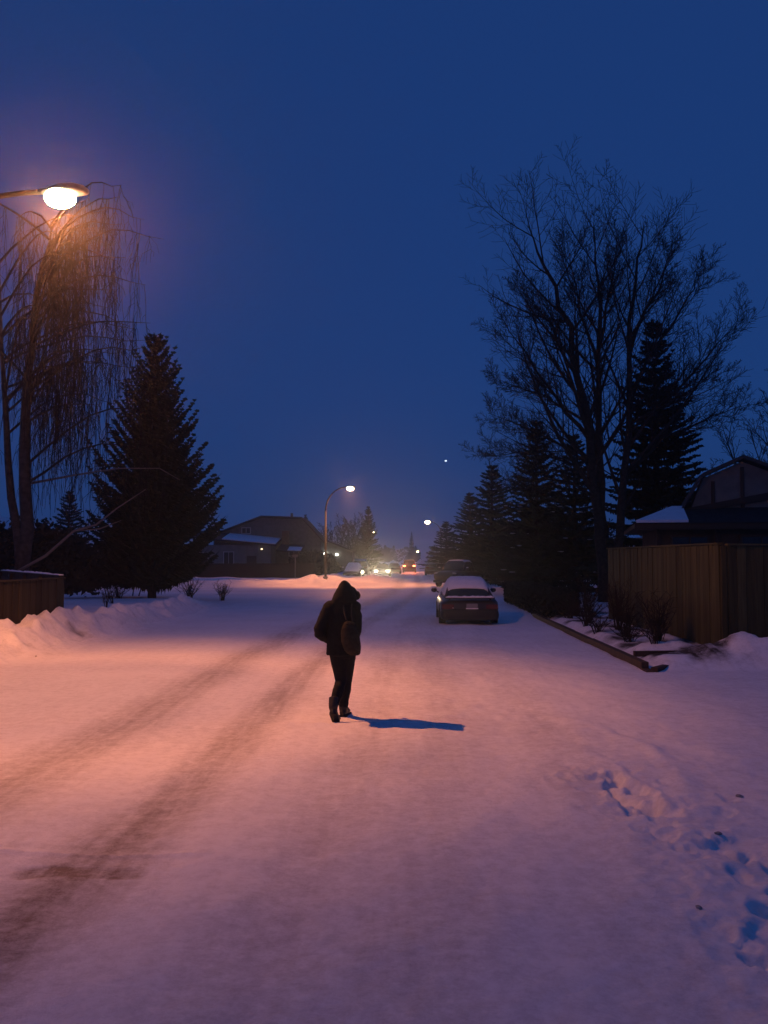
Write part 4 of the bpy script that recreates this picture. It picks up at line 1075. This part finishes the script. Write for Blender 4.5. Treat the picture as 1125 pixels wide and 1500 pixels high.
# ------------------------------------------------------------------ houses
SIDING = mat('pale_siding', (0.17, 0.17, 0.155), 0.8, 0.2, noise=(2, 0.85))
STUCCO = mat('grey_stucco', (0.13, 0.13, 0.12), 0.85, 0.15, noise=(3, 0.8))
SHINGLE = mat('roof_shingle', (0.03, 0.03, 0.032), 0.9, 0.15, noise=(8, 0.7))
TRIM = mat('brown_trim', (0.06, 0.042, 0.03), 0.7, 0.2)
BRICK = mat('chimney_brick', (0.13, 0.06, 0.04), 0.85, 0.2, noise=(10, 0.7))
WHITE = mat('white_trim', (0.45, 0.45, 0.44), 0.6, 0.3)
def window(parent, x, z, w, h, y, fm=WHITE, glass=GLASS):
    f = MB()
    for (cx, cz, a, b) in ((x, z - h/2, w + .1, .07), (x, z + h/2, w + .1, .07), (x - w/2, z, .07, h - .07), (x + w/2, z, .07, h - .07), (x, z, .04, h - .07)):
        f.box((cx, y - .03, cz), (a, .08, b))
    o = f.build('window', fm, parent)
    MB().box((x - w/4, y + .01, z), (w/2 - .05, .02, h - .08)).build('pane', glass, o)
    MB().box((x + w/4, y + .01, z), (w/2 - .05, .02, h - .08)).build('pane', glass, o)
def gable(parent, x0, x1, y0, y1, zw, zr, m, roofm, over=.4, snowm=None, ridge='y', th=.14):
    xm = (x0 + x1) / 2
    MB().prism([(x0, -.5), (x1, -.5), (x1, zw), (xm, zr), (x0, zw)], y0, y1).build('wall', m, parent)
    k = (zr - zw) / (x1 - xm)
    r = MB()
    for s in (-1, 1):
        xe = xm + s * (x1 - xm + over); ze = zr - k * (x1 - xm + over)
        r.prism([(xm, zr + .02), (xe, ze + .02), (xe, ze + .02 + th), (xm, zr + .02 + th)], y0 - over, y1 + over)
    ro = r.build('roof', roofm, parent)
    if snowm:
        sx = MB()
        for s in (-1, 1):
            xe = xm + s * (x1 - xm + over - .06); ze = zr - k * (x1 - xm + over - .06)
            sx.prism([(xm, zr + .03 + th), (xe, ze + .03 + th), (xe, ze + .10 + th), (xm, zr + .16 + th)], y0 - over + .05, y1 + over - .05)
        sx.build('roof_snow', snowm, ro)
    return ro
# pale house across the crossing: low front wing with a snowy roof, taller gable behind
h = thing('house', 'pale house with snowy front roof behind the dark fence across the crossing', 'house', (-13.2, 88, 0.1))
MB().prism([(-4.6, -.5), (6.6, -.5), (6.6, 3.8), (4.6, 5.95), (.4, 6.1), (-4.6, 4.2)], 4.0, 13.0).build('wall', STUCCO, h)
ed = [(-5.2, 4.02), (.4, 6.15), (4.6, 6.0), (7.0, 3.4)]
rr = MB()
for a, b in zip(ed[:-1], ed[1:]):
    rr.hexa([(a[0], 3.5, a[1]), (b[0], 3.5, b[1]), (b[0], 13.4, b[1]), (a[0], 13.4, a[1]), (a[0], 3.5, a[1] + .16), (b[0], 3.5, b[1] + .16), (b[0], 13.4, b[1] + .16), (a[0], 13.4, a[1] + .16)])
rr.build('roof', SHINGLE, h)
MB().prism([(-6.6, -.5), (1.9, -.5), (1.9, 3.2), (-6.6, 3.2)], 0.0, 3.95).build('front_wing', SIDING, h)
r = MB()
r.hexa([(-7.1, -.5, 3.95), (2.5, -.5, 3.10), (2.5, 4.2, 3.75), (-7.1, 4.2, 4.75), (-7.1, -.5, 4.09), (2.5, -.5, 3.24), (2.5, 4.2, 3.89), (-7.1, 4.2, 4.89)])
ro = r.build('porch_roof', SHINGLE, h)
MB().hexa([(-2.9, -.46, 3.74), (2.4, -.46, 3.26), (2.4, 4.0, 3.88), (-2.9, 4.0, 4.42), (-2.9, -.46, 3.84), (2.4, -.46, 3.36), (2.4, 4.0, 3.98), (-2.9, 4.0, 4.52)]).build('roof_snow', SNOW, ro)
window(h, -5.0, 1.75, 1.3, 1.3, -.02); window(h, -2.3, 1.75, 1.0, 1.5, -.02); window(h, 3.8, 2.6, 1.0, 1.0, 3.98)
window(h, -1.2, 4.75, .9, .6, 3.98)
dr = MB().box((0.0, -.04, 1.05), (0.95, .07, 2.1)).build('door', TRIM, h); MB().ell((.36, -.09, 1.05), (.04, .04, .04), 8, 6).build('handle', BLACKMETAL, dr, True)
for x in (-.7, .7, 1.6): MB().box((x, -.25, 1.45), (.14, .14, 3.1)).build('porch_post', SIDING, h)
MB().box((3.0, 3.4, 3.6), (.7, .7, 2.2)).build('chimney', BRICK, h)
MB().box((3.1, 8.4, 6.2), (.25, .25, 1.2)).build('vent_pipe', BLACKMETAL, h)
MB().hexa([(2.5, -.4, 2.55), (5.0, -.4, 2.45), (5.0, 3.4, 3.15), (2.5, 3.4, 3.25), (2.5, -.4, 2.67), (5.0, -.4, 2.57), (5.0, 3.4, 3.27), (2.5, 3.4, 3.37)]).build('side_roof', SHINGLE, h)
MB().hexa([(3.6, -.36, 2.63), (4.9, -.36, 2.575), (4.9, 1.6, 2.94), (3.6, 1.6, 3.0), (3.6, -.36, 2.70), (4.9, -.36, 2.645), (4.9, 1.6, 3.01), (3.6, 1.6, 3.07)]).build('side_roof_snow', SNOW, h)
LANT = mat('wall_lamp_lit', (0.9, 0.9, 0.8), 0.3, 0.5, emit=((1.0, 0.95, 0.82), 22))
lb_ = mat('porch_lamp_lit', (0.9, 0.8, 0.6), 0.3, 0.5, emit=((1.0, 0.72, 0.4), 3))
MB().ell((1.05, -.46, 2.78), (.10, .08, .07), 10, 7).build('porch_lamp', lb_, h, True)
g = thing('garage', 'low dark garage with two bright wall lamps left of the snow mound', 'garage', (-5.9, 97, 0.1))
gable(g, -3.2, 2.4, 0, 6, 2.6, 3.7, STUCCO, SHINGLE, .3)
go = MB().box((-.2, -.03, 1.05), (2.6, .05, 2.1)).build('garage_door', mat('garage_door', (0.10, 0.10, 0.10), .7, .2), g)
for q in range(4): MB().box((-.2, -.07, .28 + .51 * q), (2.5, .03, .44)).build('door_panel', mat('garage_door', (0.1, 0.1, 0.1)), go)
MB().ell((-.55, -.18, 2.33), (.20, .12, .13), 12, 8).build('wall_lamp', LANT, g, True)
MB().ell((.72, -.18, 2.27), (.14, .10, .10), 12, 8).build('wall_lamp', LANT, g, True)
# low dark house behind the birch
h = thing('house', 'low dark bungalow behind the birch at the left edge', 'house', (-33, 66, 0.1))
gable(h, -8, 8, 0, 9, 3.0, 5.2, mat('dark_siding', (0.06, 0.06, 0.06), .8, .2), SHINGLE, .5, SNOW)
window(h, 4.0, 1.7, 1.4, 1.2, -.02); window(h, -2.0, 1.7, 1.4, 1.2, -.02)

# right house: low eaves, snowy roof, gambrel gable with half-timbering
h = thing('house', 'brown house with gambrel gable and snowy eaves behind the right fence', 'house', (8.15, 28.0, 0.1), R(-13))
HS = mat('brown_siding', (0.075, 0.055, 0.038), .85, .15, noise=(3, .8))
MB().prism([(.5, -.5), (11, -.5), (11, 2.85), (.5, 2.85)], 0, 7.5).build('wall', HS, h)
MB().box((5.4, -.55, 2.86), (11.2, .06, .22)).build('fascia', TRIM, h)
MB().hexa([(-.2, -.6, 2.80), (11.4, -.6, 2.80), (11.4, 7.9, 2.80), (-.2, 7.9, 2.80), (-.2, -.6, 2.93), (11.4, -.6, 2.93), (11.4, 7.9, 2.93), (-.2, 7.9, 2.93)]).build('soffit', TRIM, h)
r = MB().hexa([(-.25, -.65, 2.94), (11.4, -.65, 2.94), (11.4, 8.0, 2.94), (-.25, 8.0, 2.94), (2.6, 3.2, 4.15), (9.0, 3.2, 4.15), (9.0, 4.3, 4.15), (2.6, 4.3, 4.15)])
ro = r.build('roof', SHINGLE, h)
def roof_z(y): return 2.94 + (y + .65) * 1.21 / 3.85
def slab(poly, lo, hi, nm):
    k = len(poly)
    MB().add([(x, y, roof_z(y) + lo) for x, y in poly] + [(x, y, roof_z(y) + hi) for x, y in poly],
             [tuple(range(k - 1, -1, -1)), tuple(range(k, 2 * k))] + [(i, (i + 1) % k, (i + 1) % k + k, i + k) for i in range(k)]).build(nm, SNOW, ro)
slab([(-.15, -.60), (1.40, -.60), (1.40, 1.05), (1.06, 1.05)], .006, .09, 'roof_snow')
slab([(3.95, -.45), (5.2, -.60), (9.6, -.60), (9.0, 1.05), (5.4, 1.05)], .006, .10, 'roof_snow')
gam = [(1.45, 2.95), (5.25, 2.95), (5.25, 3.35), (4.75, 4.35), (3.25, 4.98), (2.05, 4.45)]
MB().prism(gam, 1.1, 1.8).build('gable_wall', mat('gable_stucco', (.17, .16, .14), .85, .15, noise=(3, .8)), h)
edge = [(1.30, 3.30), (2.02, 4.50), (3.25, 5.05), (4.80, 4.42), (5.40, 3.25)]
rr = MB()
for a, b in zip(edge[:-1], edge[1:]):
    rr.hexa([(a[0], .75, a[1]), (b[0], .75, b[1]), (b[0], 1.95, b[1]), (a[0], 1.95, a[1]), (a[0], .75, a[1] + .11), (b[0], .75, b[1] + .11), (b[0], 1.95, b[1] + .11), (a[0], 1.95, a[1] + .11)])
rr.build('gable_roof', mat('gable_roof', (0.06, .06, .06), .9, .1), h)
for x in (2.35, 3.25, 4.2): MB().box((x, 1.07, 3.85), (.11, .05, 1.0 if x != 3.25 else 1.9)).build('timber', TRIM, h)
MB().hexa([(1.5, .98, 3.30), (5.3, .98, 3.95), (5.3, 1.08, 3.95), (1.5, 1.08, 3.30), (1.5, .98, 3.48), (5.3, .98, 4.20), (5.3, 1.08, 4.20), (1.5, 1.08, 3.48)]).build('gable_band', TRIM, h)  # dark sloped band across the front of the gable
window(h, 1.5, 1.95, 1.1, 1.2, -.02, TRIM); window(h, 3.6, 1.95, 1.2, 1.2, -.02, TRIM); window(h, 6.2, 1.95, 1.2, 1.2, -.02, TRIM)
for x in (.55, 2.3, 4.6): MB().box((x, -.06, 1.35), (.12, .10, 2.85)).build('post', TRIM, h)

# ------------------------------------------------------------------ sign posts, far trees, planet, haze
def sign_post(label, loc, hgt, w, rz):
    t = thing('sign_post', label, 'sign post', loc, rz, 'street sign posts')
    MB().tube([(0, 0, -.3), (0, 0, hgt)], .035, 8).build('post', GALV, t, True)
    MB().box((0, -.045, hgt - .12), (w, .012, .22)).build('sign_plate', mat('sign_back', (.12, .12, .12), .6, .3), t)
sign_post('thin street sign post at the far right corner above the low hedge', (9.6, 67.0, 0.3), 2.55, .7, 0)
sign_post('thin post standing before the dark fence left of the second street lamp', (-7.7, 76.5, 0.2), 2.1, .45, 0)

rnd = random.Random(9); vs, fs = [], []
for k in range(420):
    x = rnd.uniform(-420, 420); y = 470 + rnd.uniform(-40, 90) + abs(x) * .1; hh = rnd.uniform(4.5, 8.5); w = rnd.uniform(2.5, 6)
    conif = rnd.random() < .35
    if conif: hh *= 1.25; w *= .55
    for q in range(70):
        u = rnd.random(); a = rnd.random() * 6.28
        rr_ = w * ((1 - u) if conif else math.sqrt(max(0, 1 - (2 * u - 1) ** 2))) * rnd.random() ** .5
        px, py, pz = x + math.cos(a) * rr_, y + math.sin(a) * rr_, hh * (.04 + u * .94); s = rnd.uniform(.35, .9)
        i = len(vs); vs.extend(((px - s, py, pz - s * .5), (px + s, py + .2, pz - s * .3), (px + rnd.uniform(-.3, .3), py, pz + s))); fs.append((i, i + 1, i + 2))
me = bpy.data.meshes.new('far_wood'); me.from_pydata(vs, [], fs); me.materials.append(mat('far_foliage', (.025, .032, .024), .9, .1)); me.update()
fw = link('far_wood', me, kind='stuff'); tag(fw, 'far dark line of woods along the horizon at the end of the street', 'woods')

pd = Vector(((653 - 562.5) / 1290, 1, (750 - 675) / 1290)); pd = Matrix.Rotation(math.atan(68 / 1290), 3, 'X') @ pd; pd.normalize()
p = MB().ell((0, 0, 0), (5.0, 5.0, 3.6), 14, 10).build('sky_dot', mat('sky_dot_glow', (1, 1, 1), 1, 0, emit=((0.85, 0.95, 1.0), 1.6)), None, True)  # small glowing ball hung far out as a bright dot
p.location = Vector((0, 0, 1.95)) + pd * 4000
tag(p, 'tiny bright glowing dot alone in the sky above the far right conifers', 'sky_dot')

hz = MB().box((0, 300, 13.0), (1480, 2100, 29)).build('haze', None, None, False, 'stuff')  # volume added so the lamps get halos
tag(hz, 'faint haze added over the whole street for the halos around the lamps', 'haze')
m = bpy.data.materials.new('haze'); m.use_nodes = True; n = m.node_tree.nodes; n.clear()
vo = n.new('ShaderNodeVolumePrincipled'); vo.inputs['Color'].default_value = (.92, .94, .97, 1); vo.inputs['Density'].default_value = 0.00095; vo.inputs['Anisotropy'].default_value = 0.88
mo = n.new('ShaderNodeOutputMaterial'); m.node_tree.links.new(vo.outputs[0], mo.inputs['Volume'])
m.cycles.homogeneous_volume = True
hz.data.materials.append(m)
